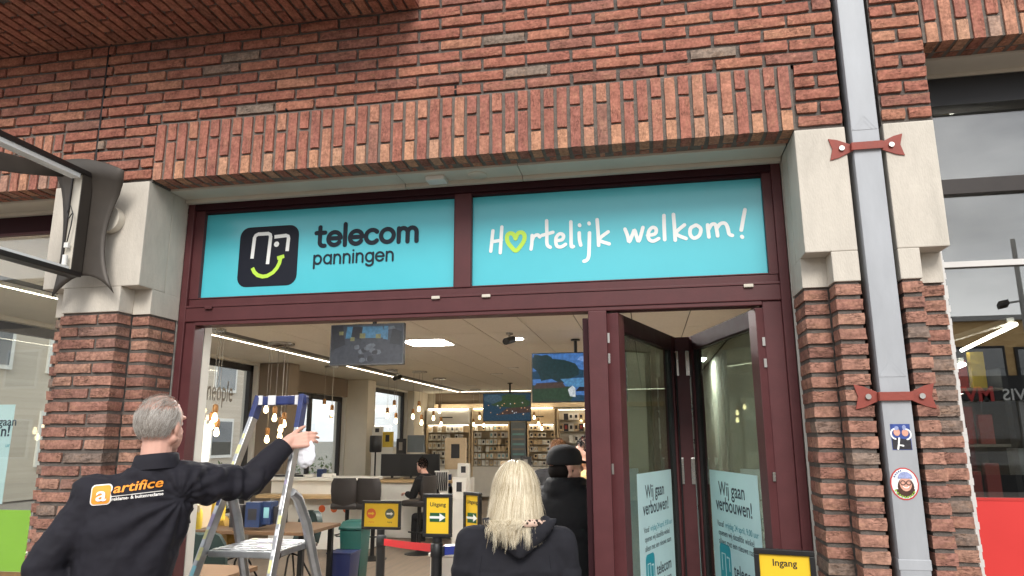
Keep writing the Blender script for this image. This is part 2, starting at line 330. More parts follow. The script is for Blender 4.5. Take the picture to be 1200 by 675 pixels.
Z0 = 3.025          # underside of the soldier-brick lintel
CP, SP, ST = .0625, .0628, .22
def brick_mesh(name, L, h, d, seed, nx=5, nz=2, rough=1.0):
    """brick with a crumpled hand-made face at y=0 and body behind it"""
    r = random.Random(seed); V = []; F = []
    for j in range(nz+1):
        for i in range(nx+1):
            x = -L/2+L*i/nx; z = -h/2+h*j/nz; y = r.uniform(-.0025, .0025)*rough
            edge = i in (0, nx) or j in (0, nz)
            if edge: y = r.uniform(.001, .006)*rough
            if i in (0, nx): x += (-1 if i else 1)*r.uniform(-.001, .006)*rough
            elif 0 < i < nx: x += r.uniform(-.006, .006)*rough
            if j in (0, nz): z += (-1 if j else 1)*r.uniform(-.0005, .0035)*rough
            V.append((x, y, z))
    idx = lambda i, j: j*(nx+1)+i
    for j in range(nz):
        for i in range(nx): F.append((idx(i, j), idx(i+1, j), idx(i+1, j+1), idx(i, j+1)))
    ring = [idx(i, 0) for i in range(nx+1)]+[idx(nx, j) for j in range(1, nz+1)]+[idx(i, nz) for i in range(nx-1, -1, -1)]+[idx(0, j) for j in range(nz-1, 0, -1)]
    n0 = len(V)
    for k in ring: x, y, z = V[k]; V.append((x, d, z))
    m = len(ring)
    for k in range(m): F.append((ring[(k+1) % m], ring[k], n0+k, n0+(k+1) % m))
    me = bpy.data.meshes.new(name); me.from_pydata(V, [], F); me.update()
    return me
class Bricks:
    """pool of shared brick meshes per size and material"""
    def __init__(s): s.pool = {}
    def get(s, L, h, d, m):
        key = (round(L, 3), round(h, 3), round(d, 3), m)
        if key not in s.pool:
            k = 9 if L > .15 else 5
            s.pool[key] = []
            for i in range(k if abs(L-.208) < .02 or abs(L-.1) < .02 else 2):
                me = brick_mesh('brick', L, h, d, int(L*1e4)+int(d*1e3)*7+i*131, nx=5 if L > .15 else 3, rough=.45 if m in ('soldier_brick', 'cut_brick') else .72); me.materials.append(MATS[m]); s.pool[key].append(me)
        return rnd.choice(s.pool[key])
    def put(s, parent, x, y, z, L, h=.047, d=.1, m='red_brick', rot=None, jit=1.0):
        """front face centre at x,y,z; rot None = laid flat in the wall, 'v' = upright, 'd' = face down running in y, 'r' = face towards +x, 'l' = face towards -x"""
        o = link('brick', s.get(L, h, d, m), None, parent, (x+rnd.uniform(-.0015, .0015)*jit, y+rnd.uniform(-.003, .003)*jit, z+rnd.uniform(-.0012, .0012)*jit))
        e = Vector((rnd.uniform(-.012, .012), rnd.uniform(-.006, .006), rnd.uniform(-.01, .01)))*jit
        if rot is None: o.rotation_euler = e
        elif rot == 'v': o.rotation_euler = (e.x, math.pi/2*rnd.choice((-1, 1))+e.y, e.z)
        elif rot == 'd': o.rotation_euler = Matrix(((0, 0, 1), (1, 0, 0), (0, 1, 0))).to_euler()
        elif rot == 'r': o.rotation_euler = (0, 0, math.pi/2)
        elif rot == 'l': o.rotation_euler = (0, 0, -math.pi/2)
        return o
B = Bricks()
XL, XR = -1.75, 3.40           # upper wall from beyond the frame to the downpipe slot
# ---- upper wall
wall = thing('brick_wall', (1.2, .1, 3.4), 'red brick upper wall in running bond above the turquoise shop signs', 'wall')
ZW = Z0+.312+.008              # first course above the soldier band
ZTOP = ZW+CP*13
wm = MB()
wm.box(XL, XR-.001, .016, .30, ZW-.02, ZTOP+2.5); wm.box(3.556, 6.2, .016, .30, 3.69, ZTOP+2.5); wm.box(3.556, 3.762, .016, .30, Z0-.003, 3.70)
wm.box(-.572, -.003, .016, .30, Z0-.003, ZW); wm.box(3.206, XR-.001, .016, .30, Z0-.003, ZW)
wm.box(XR-.011, 3.571, .14, .30, Z0, ZTOP+2.5)
wm.build('mortar', 'mortar', wall)
JX = -.36                       # movement joint
def course(x0, x1, z, off, m='red_brick', first=None):
    """fill one course between x0 and x1, joints on the bond grid given by off"""
    edges = [x0]; k = math.floor((x0-off)/ST)
    while True:
        e = off+k*ST
        if e >= x1-.03: break
        if e > x0+.03: edges.append(e)
        k += 1
    edges.append(x1)
    for a, b in zip(edges, edges[1:]):
        L = b-a-(.0135 if b < x1 else .0)
        B.put(wall, a+L/2, 0, z, round(L*125)/125, m=m)
nb = 0
for i in range(9):
    z = ZW+CP*(i+.5); off = (.11 if i % 2 else 0)+.02
    course(XL, JX-.006, z, off+.07); course(JX+.006, XR, z, off)
for i in range(9, 13):
    z = ZW+CP*(i+.5); off = (.11 if i % 2 else 0)+.02
    course(1.3, XR, z, off)
for i in range(5):
    z = ZW-CP*(i+.5); off = (.11 if i % 2 else 0)
    course(-.57, JX-.006, z, off+.05); course(JX+.006, -.008, z, off+.028)
    if i % 2: course(3.212, XR, z, 3.212+.099)
    else: course(3.212, XR, z, 3.212-.05+.05)
for i in range(18):
    z = ZW+CP*(7.5)-CP*i
    if z < Z0+.02: break
    if i % 2: B.put(wall, 3.6605, 0, z, .2)
    else: B.put(wall, 3.6055, 0, z, .096); B.put(wall, 3.7135, 0, z, .094)
vent = MB().box(JX-.0055, JX+.0055, .004, .02, Z0, 3.84); vent.build('movement_joint', 'gasket', wall)
for (a, b) in ((.74, 1), (2.62, 1), (1.64, 1), (-.06, 1)):
    MB().box(a-.006, a+.006, .0, .02, ZW+.006, ZW+CP-.008).build('weep_vent', 'black_void', wall)
# ---- soldier lintels
def lintel(x0, n, z, label, back=True):
    root = thing('brick_lintel', (x0+n*SP/2, .05, z), label, 'lintel', 'soldier brick lintels over the shopfronts')
    w = n*SP
    mb = MB(); mb.box(x0-.004, x0+w+.004, .009, .30, z+.004, z+.318); mb.build('mortar', 'mortar_light', root)
    for i in range(n):
        x = x0+SP*(i+.5)
        if i % 2 == 0:
            B.put(root, x, -.004, z+.207+.0, .202, d=.098, m='soldier_brick', rot='v', jit=.6)
            B.put(root, x, -.004, z+.0465, .095, d=.098, m='cut_brick', rot='v', jit=.6)
        else:
            B.put(root, x, -.004, z+.2635, .092, d=.098, m='soldier_brick', rot='v', jit=.6)
            B.put(root, x, -.004, z+.1005, .205, d=.098, m='soldier_brick', rot='v', jit=.6)
        B.put(root, x, .108, z+.0465, .09, d=.045, m='soffit_brick', rot='v', jit=.4)
    return root
lintel(-.003, 51, Z0, 'long upright-brick lintel right above the two turquoise signs')
lintel(-.573-SP*18, 18, Z0, 'upright-brick lintel at the left edge behind the metal sign bracket')
lintel(3.768, 28, 3.384, 'upright-brick lintel at the top right, right of the downpipe')
# ---- overhanging bay with brick underside
bay = thing('brick_overhang', (-.2, -.4, 3.84), 'overhanging brick bay whose brick underside fills the top left corner', 'overhang')
ZB = 3.842; BX = 1.446
mb = MB(); mb.box(XL-.3, BX-.004, -.52, .004, ZB+.016, ZB+1.2); mb.build('mortar', 'mortar', bay)
i = 0; x = BX-.03
while x > XL-.2:
    y = .0-(.11 if i % 2 else .0)
    yy = -.005
    if i % 2: B.put(bay, x, yy-.05, ZB, .098, d=.06, m='soffit_brick', rot='d', jit=.5); yy -= .11
    for k in range(2):
        B.put(bay, x, yy-.104, ZB, .205, d=.06, m='soffit_brick', rot='d', jit=.5); yy -= ST
    if yy > -.44: B.put(bay, x, yy-.035, ZB, .07, d=.06, m='soffit_brick', rot='d', jit=.5)
    x -= CP; i += 1
for i in range(4):
    B.put(bay, BX+.001, -.11-(.11 if i % 2 else 0)*.0-.12*(i % 2), ZB+.03+CP*i, .205, d=.06, m='red_brick', rot='r', jit=.5)
    B.put(bay, BX+.001, -.33-.12*(i % 2), ZB+.03+CP*i, .205, d=.06, m='red_brick', rot='r', jit=.5)
# ---- piers with concrete heads
ZC, ZN, ZP = 3.022, 2.463, 2.332     # top of block, underside of wide block, underside of narrow block
def pier(x0, x1, f0, f1, slot, label):
    root = thing('brick_pier', ((x0+x1)/2, .15, 0), label, 'pier', 'stepped brick piers between the shopfronts')
    cm = MB()
    def seg(mb, a, b, ya, yb, za, zb): mb.box(a, b, ya, yb, za, zb)
    W = MB(); N_ = MB(); M_ = MB(); ch = .006
    parts = [(x0, slot[0]), (slot[1], x1)] if slot else [(x0, x1)]
    for a, b in parts:
        W2 = MB(); seg(W2, a, b, .0, .2, ZN, ZC); W2.build('concrete_block', 'concrete', root, bevel=.005)
    if slot: seg(W, slot[0]-.02, slot[1]+.02, .16, .205, ZN, ZC)
    seg(W, x0, x1, .201, .33, ZN, ZC-.001); W.build('concrete_back', 'concrete', root)
    fp = [(f0, slot[0]), (slot[1], f1)] if slot else [(f0, f1)]
    for a, b in fp:
        N2 = MB(); seg(N2, a, b, .0, .104, ZP, ZN-.0005); N2.build('concrete_neck', 'concrete', root, bevel=.004)
    seg(N_, x0, x1, .105 if not slot else .16, .33, ZP, ZN-.0006)
    if slot: seg(N_, x0, slot[0], .105, .1605, ZP, ZN-.0007); seg(N_, slot[1], x1, .105, .1605, ZP, ZN-.0007)
    N_.build('concrete_neck', 'concrete', root)
    # mortar core and bricks
    for a, b in fp: seg(M_, a+.008, b-.008, .012, .13, 0, ZP)
    ym = .117 if not slot else .16
    seg(M_, x0+.008, x1-.008, ym, .33, 0, ZP-.0005)
    if slot: seg(M_, x0+.008, slot[0]-.002, .117, .165, 0, ZP-.001); seg(M_, slot[1]+.002, x1-.008, .117, .165, 0, ZP-.001)
    M_.build('mortar', 'mortar', root)
    n = int(ZP/CP)
    for i in range(n):
        z = ZP-CP*(i+.5)-.004
        if z < .85: break
        if not slot:
            a = .212 if i % 2 == 0 else .106
            B.put(root, f0+a/2, 0, z, a, d=.1, h=.046, m='pier_brick'); B.put(root, f0+a+.012+(f1-f0-a-.012)/2, 0, z, round(f1-f0-a-.012, 3), d=.1, h=.046, m='pier_brick')
        else:
            for a, b in fp: B.put(root, (a+b)/2, 0, z, round(b-a, 3), d=.1, h=.046, m='pier_brick')
        for side, e, fe in ((-1, x0, f0), (1, x1, f1)):
            w = abs(fe-e)
            B.put(root, (e+fe)/2, .106, z, round(w-.002, 3), d=.1 if i % 2 else .21, h=.046, m='pier_brick')
            if i % 2: B.put(root, e, .27, z, .098, d=.06, m='pier_brick', rot='r' if side > 0 else 'l', jit=.4)
    return root
pier(-.579, -.012, -.449, -.113, None, 'stepped brick pier with pale concrete head behind the grey-haired man')
SLOT = (3.402, 3.556)
pier(3.192, 3.758, 3.295, 3.640, SLOT, 'stepped brick pier with pale concrete head that holds the zinc downpipe')
# ---- cream soffits behind the lintels
def soffit(x0, x1, z, joints, label):
    r = thing('soffit_panel', ((x0+x1)/2, .24, z), label, 'soffit', 'cream soffit panels under the lintels')
    e = [x0]+joints+[x1]
    for a, b in zip(e, e[1:]):
        MB().box(a+.0015, b-.0015, .158, .327, z-.006, z+.02).build('panel', 'cream_soffit', r, bevel=.002)
        MB().box(a+.0015, b-.0015, .296, .329, z-.026, z-.0065).build('lip', 'cream_soffit', r, bevel=.002)
    return r
so = soffit(-.008, 3.188, Z0-.002, [.93+.36, 1.92], 'cream soffit panels between the long lintel and the maroon frame')
sx = S(513, 213, .26).x
MB().box(sx-.05, sx+.05, .2, .28, Z0-.032, Z0-.008).build('motion_sensor', 'white_paint', so, bevel=.006)
sx2 = S(560, 209, .25).x
MB().lathe([(.045, -.004), (.05, 0), (.05, .006)], (sx2, .24, Z0-.012), 20).build('downlight', 'cream_soffit', so, smooth=True)
soffit(-1.7, -.583, Z0-.002, [], 'cream soffit panel above the left shop window')
soffit(3.764, 5.6, 3.382, [4.9], 'cream soffit panel above the right shop window')
# ---- downpipe in its slot
pipe = thing('downpipe', (3.478, .02, 0), 'grey zinc rectangular downpipe running down the right brick pier', 'pipe')
pb = MB().box(3.424, 3.536, -.012, .085, .3, 6.0); pb.build('pipe_body', 'zinc', pipe, bevel=.008, smooth=True)
MB().box(3.4215, 3.5385, -.0135, .088, 1.195, 1.235).build('joint_collar', 'zinc', pipe, bevel=.003)
for z in (2.995, 1.93):
    c = MB(); c.prism([(-.05, 0), (.05, 0), (0, .075)], (3.478, -.0135, z), (1, 0, 0), (0, 0, 1), .004); c.build('folded_lip', 'zinc', pipe)
    c = MB(); ribbon(c, [(-.045, .006), (0, .066), (.045, .006)], .006, (3.478, -.0145, z), (1, 0, 0), (0, 0, 1)); ribbon(c, [(-.028, .004), (0, .042), (.028, .004)], .004, (3.478, -.0147, z), (1, 0, 0), (0, 0, 1)); c.build('crease', 'zinc', pipe)
def clamp(z, label):
    r = thing('pipe_clamp', (3.478, -.02, z), label, 'clamp', 'red pipe clamps')
    h = .036; out = [(-.148, .05), (-.115, .042), (-.064, .017), (.064, .017), (.115, .042), (.148, .05), (.135, 0), (.148, -.05), (.115, -.042), (.064, -.017), (-.064, -.017), (-.115, -.042), (-.148, -.05), (-.135, 0)]
    # strap over the pipe, wings on the wall
    for sg in (-1, 1):
        P = [(sg*a, b) for a, b in ((.061, .017), (.115, .042), (.150, .05), (.137, 0), (.150, -.05), (.115, -.042), (.061, -.017))]
        if sg > 0: P = P[::-1]
        MB().prism(P, (3.478, -.006, z), (1, 0, 0), (0, 0, 1), .005).build('wing', 'clamp_red', r, bevel=.0012)
        MB().box(3.478+sg*.0605-.004, 3.478+sg*.0605+.004, -.022, -.0055, z-.0168, z+.0168).build('strap_side', 'clamp_red', r)
        s_ = MB(); s_.cyl((3.478+sg*.1, -.0155, z), (3.478+sg*.1, -.004, z), .011, n=14); s_.build('screw', 'screw', r, smooth=True)
    MB().box(3.4175-.002, 3.5385+.002, -.0265, -.0215, z-.0172, z+.0172).build('strap', 'clamp_red', r, bevel=.001)
    return r
clamp(2.918, 'bow-tie shaped red clamp holding the downpipe to the pale concrete')
clamp(1.852, 'bow-tie shaped red clamp holding the downpipe to the brick pier')
# stickers
pm('photo_blue', srgb(52, 74, 140), .4, var=.3, vs=60); pm('photo_dark', srgb(44, 42, 48), .4, var=.4, vs=90); pm('sticker_red', srgb(190, 52, 48), .4); pm('skin_print', srgb(214, 160, 140), .4, var=.12, vs=70)
pm('hair_print', srgb(70, 44, 36), .4, var=.2, vs=90); pm('knit_print', srgb(150, 160, 200), .5, var=.3, vs=150); pm('print_green', srgb(150, 190, 70), .4)
st = thing('photo_sticker', (3.487, -.0125, 1.73), 'small rectangular photo sticker of two costumed figures on the downpipe', 'sticker')
a = S(1056, 512, -.0135)
U, V = (1, 0, 0), (0, 0, 1)
MB().prism([(-.036, -.05), (.036, -.05), (.036, .05), (-.036, .05)], (a.x, -.0132, a.z), U, V, .0006).build('backing', 'photo_blue', st)
def disc(mb, cx, cz, rx, rz, c, lift, n=18): mb.prism([(cx+rx*math.cos(2*math.pi*i/n), cz+rz*math.sin(2*math.pi*i/n)) for i in range(n)], (c.x, -.0132-lift, c.z), U, V, .0003)
q = MB(); q.prism([(-.034, -.048), (.034, -.048), (.034, -.012), (-.034, .0)], (a.x, -.0138, a.z), U, V, .0003); q.build('dark_ground', 'photo_dark', st)
q = MB(); disc(q, -.014, .018, .012, .014, a, .001); disc(q, .016, .016, .012, .014, a, .001); q.build('faces', 'skin_print', st)
q = MB(); ribbon(q, arc(-.018, .012, .018, .02, 100, 260), .006, (a.x, -.0146, a.z), U, V); ribbon(q, arc(.018, .01, .018, .02, -80, 80), .006, (a.x, -.0147, a.z), U, V); ribbon(q, [(-.008, -.005), (-.012, -.03), (.004, -.034)], .007, (a.x, -.0148, a.z), U, V); ribbon(q, [(-.012, -.03), (-.016, -.046)], .007, (a.x, -.0149, a.z), U, V); q.build('white_arms', 'sign_white', st)
q = MB(); disc(q, -.014, .034, .008, .008, a, .0016); disc(q, .014, .036, .007, .01, a, .0016); q.build('caps', 'knit_print', st)
st = thing('round_sticker', (3.487, -.0125, 1.54), 'round red-rimmed sticker with a smiling face in glasses on the downpipe', 'sticker')
a = S(1060, 567, -.0135)
q = MB(); disc(q, 0, 0, .052, .062, a, .0); q.build('rim', 'sticker_red', st)
q = MB(); disc(q, 0, 0, .047, .057, a, .0005); q.build('ground', 'sign_white', st)
q = MB(); disc(q, .004, -.012, .030, .036, a, .001); q.prism([(-.032, -.02), (.036, -.02), (.03, -.04), (0, -.052), (-.03, -.04)], (a.x, -.0147, a.z), U, V, .0003); q.build('dark_hair', 'hair_print', st)
q = MB(); disc(q, .004, .0, .022, .028, a, .002); q.build('face', 'skin_print', st)
q = MB(); q.prism(arc(.004, .02, .027, .026, 0, 180, 10), (a.x, -.0158, a.z), U, V, .0003); q.build('knit_cap', 'knit_print', st)
q = MB(); ribbon(q, arc(-.006, .004, .0085, .008, 0, 350), .003, (a.x, -.0162, a.z), U, V); ribbon(q, arc(.015, .004, .0085, .008, 0, 350), .003, (a.x, -.0163, a.z), U, V); q.build('glasses', 'photo_dark', st)
q = MB(); ribbon(q, arc(.004, -.006, .011, .009, 200, 340), .0035, (a.x, -.0162, a.z), U, V); q.build('smile', 'sign_white', st)
q = MB()
for k in range(9):
    t0 = 205+k*14; ribbon(q, arc(0, 0, .040, .050, t0, t0+8, 3), .007, (a.x, -.0166-k*.00005, a.z), U, V, round_caps=False)
q.build('green_letters', 'print_green', st)
q = MB()
for k in range(5): ribbon(q, arc(0, 0, .041, .051, 150-k*11, 145-k*11, 3), .006, (a.x, -.0166-k*.00005, a.z), U, V, round_caps=False)
q.build('white_letters', 'photo_blue', st)
# ------------------------------------------------------------------ maroon shopfront frame
F0 = .33
TB, TT, SB, STp, FT = 2.303, 2.40, 2.455, 2.934, 3.004     # transom underside/top ledge, sign bottom/top, frame top
fr = thing('shopfront_frame', (1.59, .36, 0), 'maroon metal shopfront frame with transom over the folding doors', 'door frame')
def fbar(name, x0, x1, z0, z1, y0=F0, y1=.43, m='maroon', bev=.004): return MB().box(x0, x1, y0, y1, z0, z1).build(name, m, fr, bevel=bev)
fbar('jamb', -.010, .030, 0, FT); fbar('jamb_step', .0305, .088, 0, TB+.02, .342, .43)
fbar('jamb', 3.142, 3.186, 0, FT); fbar('jamb_step', 3.056, 3.1415, 0, TB+.02, .342, .43)
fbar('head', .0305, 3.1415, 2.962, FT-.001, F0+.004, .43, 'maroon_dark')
fbar('transom', .0305, 3.1415, TB+.021, TT, F0+.0015, .43)
fbar('transom_ledge', .0305, 3.1415, TT+.001, 2.452, .352, .43)
fbar('transom_bead', .0305, 3.1415, TT+.0005, TT+.012, F0-.003, .352, bev=.002)
fbar('door_head', .0885, 3.0555, TB, TB+.0205, .338, .43)
fbar('mullion', 1.549, 1.637, 2.4525, 2.9615, .345, .43)
for x0, x1 in ((.0305, 1.5485), (1.6375, 3.1415)):
    # inner sash round each sign
    a, b = (x0, x1)
    l_, r_ = (.056, .003) if a < 1 else (.003, .042)
    fbar('sash', a, a+l_, 2.4525, 2.9615, .3475, .42, bev=.001); fbar('sash', b-r_, b, 2.4525, 2.9615, .3475, .42, bev=.001)
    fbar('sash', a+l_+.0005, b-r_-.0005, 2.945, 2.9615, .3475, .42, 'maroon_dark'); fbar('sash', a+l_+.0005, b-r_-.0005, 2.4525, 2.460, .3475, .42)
for px, py in ((245, 361), (511, 349), (570, 347), (877, 335)):
    q = S(px, py, F0); MB().box(q.x-.022, q.x+.022, F0-.012, F0-.001, q.z-.008, q.z+.008).build('drain_cap', 'cream_soffit' if px > 500 else 'maroon', fr, bevel=.003)
# fixed post
post = fbar('post', 2.236, 2.325, 0, TB-.001, F0-.004, .43)
fbar('post_gasket', 2.205, 2.2355, 0, TB-.03, .36, .44, 'maroon_dark'); fbar('post_seal', 2.3255, 2.339, 0, TB-.002, .36, .43, 'gasket')
# ------------------------------------------------------------------ turquoise signs
YS = .372
def sign(x0, x1, label):
    r = thing('shop_sign', ((x0+x1)/2, YS, SB), label, 'sign', 'turquoise shop signs over the doors')
    MB().box(x0, x1, YS, YS+.012, SB+.004, STp+.009).build('panel', 'sign_cyan', r)
    return r
s1 = sign(.087, 1.545, 'turquoise sign reading telecom panningen with a navy logo tile')
s2 = sign(1.641, 3.099, 'turquoise sign with white handwritten welcome greeting and lime heart')
UX, UZ = Vector((1, 0, 0)), Vector((0, 0, 1))
def SP_(px, py): return S(px, py, YS-.002)
# logo tile
a = SP_(277, 337); b = SP_(351, 263); w, h = b.x-a.x, b.z-a.z
lg = MB().prism(rrect(w, h, w*.16), (a.x, YS-.0015, a.z), UX, UZ, .001).build('logo_tile', 'sign_navy', s1)
o = (a.x, YS-.0025, a.z); lw = w*.058
def stroke(pts, wd, m, lift, name, par, org): q = MB(); ribbon(q, pts, wd, org, UX, UZ, lift, round_caps=False); q.build(name, m, par)
k = w/265.0
P = lambda *pp: [((x-170)*k, (540-y)*k) for x, y in pp]
stroke(P((231, 420), (236, 330), (241, 321), (252, 316), (298, 316), (306, 321), (309, 330), (303, 447)), lw, 'sign_white', 0, 'phone_stroke', lg, o)
stroke(P((326, 332), (378, 329), (388, 333), (390, 342), (387, 396)), lw, 'sign_white', .0003, 'phone_stroke', lg, o)
stroke([((338-170)*k+.0085*math.cos(t*.5), (540-364)*k+.0085*math.sin(t*.5)) for t in range(14)], lw*.7, 'sign_white', .0004, 'lens_ring', lg, o)
stroke(P((236, 460), (246, 478), (262, 492), (285, 499), (305, 497), (330, 484), (346, 466), (356, 446), (361, 420)), lw*1.05, 'sign_lime', .0002, 'smile_arrow', lg, o)
stroke(P((345, 424), (376, 417)), lw, 'sign_lime', .0005, 'smile_arrow_head', lg, o)
# lettering, geometric strokes: unit x-height = 1
def ltr(c):
    if c == 't': return [[(.28, 1.38), (.28, .3)]+arc(.56, .3, .28, .28, 180, 270, 6)+[(.66, .02)], [(0, .97), (.66, .97)]], .76
    if c == 'e': return [[(.06, .52), (.94, .52)], arc(.5, .5, .46, .46, 4, 325, 20)], 1.06
    if c == 'l': return [[(.1, 1.5), (.1, .0)]], .3
    if c == 'c': return [arc(.5, .5, .46, .46, 42, 318, 20)], .98
    if c == 'o': return [arc(.5, .5, .46, .46, 0, 360, 24)], 1.1
    if c == 'm': return [[(.1, .96), (.1, 0)], [(.1, .55)]+arc(.42, .62, .32, .34, 180, 0, 10)+[(.74, 0)], [(.74, .55)]+arc(1.06, .62, .32, .34, 180, 0, 10)+[(1.38, 0)]], 1.56
    if c == 'n': return [[(.1, .96), (.1, 0)], [(.1, .55)]+arc(.46, .6, .36, .36, 180, 0, 10)+[(.82, 0)]], 1.0
    if c == 'i': return [[(.1, .96), (.1, 0)], [(.1, 1.3), (.1, 1.32)]], .28
    if c == 'a': return [arc(.5, .5, .42, .46, 0, 360, 22), [(.92, .96), (.92, 0)]], 1.08
    if c == 'p': return [[(.1, .96), (.1, -.42)], arc(.52, .5, .42, .46, 0, 360, 22)], 1.08
    if c == 'g': return [arc(.5, .5, .42, .46, 0, 360, 22), [(.92, .96), (.92, -.08)]+arc(.5, -.08, .42, .34, 0, -150, 10)], 1.08
def geo_text(body, x0, x1, zb0, zb1, xh, wd, m, name, par, org_y):
    tot = sum(ltr(c)[1]+.12 for c in body)-.12; sx = (x1-x0)/(tot*xh); x = 0; lift = 0
    for c in body:
        st_, adv = ltr(c); q = MB(); lift = 0
        for s_ in st_:
            sh = (zb1-zb0)/(x1-x0)
            ribbon(q, [((x+px_)*xh*sx, py_*xh+(x+px_)*xh*sx*sh) for px_, py_ in s_], wd, (x0, org_y, zb0), UX, UZ, lift); lift += .0005
        q.build('letter', m, par); x += adv+.12
a, b = SP_(368, 289), SP_(491, 283)
geo_text('telecom', a.x+.01, b.x, a.z, a.z, (SP_(400, 270).z-SP_(400, 288).z)*.9, .0245, 'sign_text', 'letter', s1, YS-.002)
a, b = SP_(366, 310), SP_(462, 304)
geo_text('panningen', a.x+.004, b.x, a.z, a.z, (SP_(400, 297).z-SP_(400, 309).z)*.9, .0115, 'sign_text', 'letter', s1, YS-.002)
# handwritten greeting, strokes measured on the sign (source: 1200x486 zoom, 3.243 px per photo px)
def hw(pts, m='sign_white', wd=.018, name='letter', lift=[0]):
    n = []
    P = [Vector((p[0], p[1])) for p in pts]
    for i in range(len(P)-1):          # Catmull-Rom through the points
        p0, p1, p2, p3 = P[max(i-1, 0)], P[i], P[i+1], P[min(i+2, len(P)-1)]
        for t in (0, .2, .4, .6, .8):
            n.append(.5*((2*p1)+(p2-p0)*t+(2*p0-5*p1+4*p2-p3)*t*t+(3*p1-p0-3*p2+p3)*t**3))
    n.append(P[-1]); W_ = [SP_(540+q.x/3.243, 200+q.y/3.243) for q in n]
    lift[0] = (lift[0]+1) % 3; q = MB(); ribbon(q, [(w_.x, w_.z) for w_ in W_], wd, (0, YS-.001, 0), UX, UZ, lift[0]*.0005, True); q.build(name, m, s2)
for g in ([(122, 228), (118, 268), (114, 306)], [(156, 214), (153, 262), (150, 312)], [(118, 270), (154, 264)],
          [(271, 246), (270, 275), (267, 298)], [(270, 268), (278, 250), (292, 244), (300, 252)],
          [(326, 190), (327, 240), (328, 280), (340, 291)], [(308, 246), (350, 234)],
          [(362, 266), (385, 262), (390, 246), (376, 240), (362, 256), (364, 284), (380, 290), (398, 280)],
          [(418, 194), (419, 245), (420, 286), (428, 288)],
          [(450, 236), (451, 262), (456, 283)], [(451, 206), (452, 209)],
          [(489, 236), (488, 285), (486, 325), (478, 340), (468, 344)], [(487, 199), (488, 202)],
          [(518, 186), (522, 240), (524, 284)], [(560, 232), (526, 262), (564, 278)],
          [(624, 222), (634, 248), (640, 270), (652, 244), (660, 226), (668, 250), (676, 268), (686, 240), (692, 216)],
          [(710, 246), (738, 240), (742, 222), (728, 216), (714, 232), (714, 258), (730, 268), (752, 258)],
          [(772, 170), (773, 215), (775, 262)], [(808, 166), (812, 215), (815, 264)], [(850, 206), (818, 238), (856, 258)],
          [(892, 208), (874, 218), (872, 242), (886, 256), (906, 246), (912, 222), (898, 208), (890, 208)],
          [(938, 206), (940, 228), (943, 252)], [(940, 226), (952, 206), (966, 204), (972, 222), (976, 248)], [(972, 220), (986, 202), (1004, 200), (1014, 216), (1020, 240), (1032, 246)],
          [(1080, 148), (1074, 180), (1066, 226)], [(1068, 250), (1070, 253)]):
    hw(g)
hw([(208, 258), (200, 242), (186, 238), (176, 248), (178, 270), (192, 290), (209, 304), (226, 288), (240, 266), (242, 246), (232, 235), (218, 238), (208, 258)], 'sign_lime', .022, 'heart')
# ------------------------------------------------------------------ shop interior
H = 2.95; LX, RX, BY = -3.95, 3.6, 16.9
pm('ceiling_tile', srgb(228, 222, 212), .9, var=.05, vs=30, bump=.15, bs=200)
pm('ceiling_grid', srgb(84, 80, 74), .6)
pm('beige_wall', srgb(212, 204, 188), .8, var=.05, vs=3)
pm('taupe_wall', srgb(120, 106, 90), .8, var=.06, vs=3)
pm('plaster_white', srgb(216, 212, 202), .8, var=.04, vs=3)
pm('oak', srgb(186, 156, 112), .5, var=.16, vs=5, stretch=(1, 9, 9), bump=.05)
pm('oak_dark', srgb(96, 72, 50), .5, var=.2, vs=4, stretch=(1, 9, 9))
pm('floor_wood', srgb(116, 102, 88), .5, var=.35, vs=2.2, stretch=(6, .7, 1), bump=.06, bs=30)
pm('window_dark', srgb(44, 40, 40), .5)
pm('laminate_white', srgb(222, 218, 208), .4, var=.04)
pm('leather_dark', srgb(38, 33, 31), .5, var=.15, vs=9, bump=.1, bs=150)
pm('shell_teal', srgb(36, 52, 50), .45, var=.1); pm('shell_mustard', srgb(150, 116, 44), .55, var=.1)
pm('black_metal', srgb(24, 24, 25), .4, metal=.4)
pm('bin_teal', srgb(28, 78, 72), .4, var=.1); pm('bin_blue', srgb(24, 34, 76), .4, var=.1)
pm('yellow_sheet', srgb(232, 192, 40), .5, var=.04); pm('sign_green', srgb(26, 84, 48), .5); pm('sign_orange', srgb(214, 96, 40), .5); pm('sign_grey_green', srgb(84, 92, 78), .5)
pm('belt_red', srgb(184, 32, 38), .6, var=.08); pm('belt_blue', srgb(34, 50, 132), .6, var=.08)
pm('cork_wood', srgb(150, 106, 58), .6, var=.2, vs=30)
pm('carton_white', srgb(228, 224, 214), .5, var=.05); pm('carton_tan', srgb(206, 184, 150), .6, var=.08); pm('carton_blue', srgb(30, 46, 80), .5, var=.2, vs=20); pm('carton_black', srgb(40, 38, 40), .5, var=.2); pm('carton_teal', srgb(120, 168, 172), .5); pm('carton_red', srgb(160, 60, 52), .5); pm('carton_yellow', srgb(206, 176, 60), .5, var=.1)
pm('shelf_grey', srgb(148, 142, 132), .5); pm('perforated', srgb(112, 122, 130), .5, var=.1)
MATS['panel_light'] = emit_mat('panel_light', (1, .97, .93), 52)
MATS['led_warm'] = emit_mat('led_warm', (1, .88, .68), 8)
MATS['bulb_glow'] = emit_mat('bulb_glow', (1, .74, .40), 7.0)
MATS['tube_light'] = emit_mat('tube_light', (1, .95, .86), 12.0)
st_ = lambda name, mb, m: tag(mb.build(name, m), kind='structure')
st_('shop_floor', MB().box(-1.7, RX+.1, .37, BY, -.04, .012).box(LX, -1.701, .37, BY, -.041, .0118), 'floor_wood')
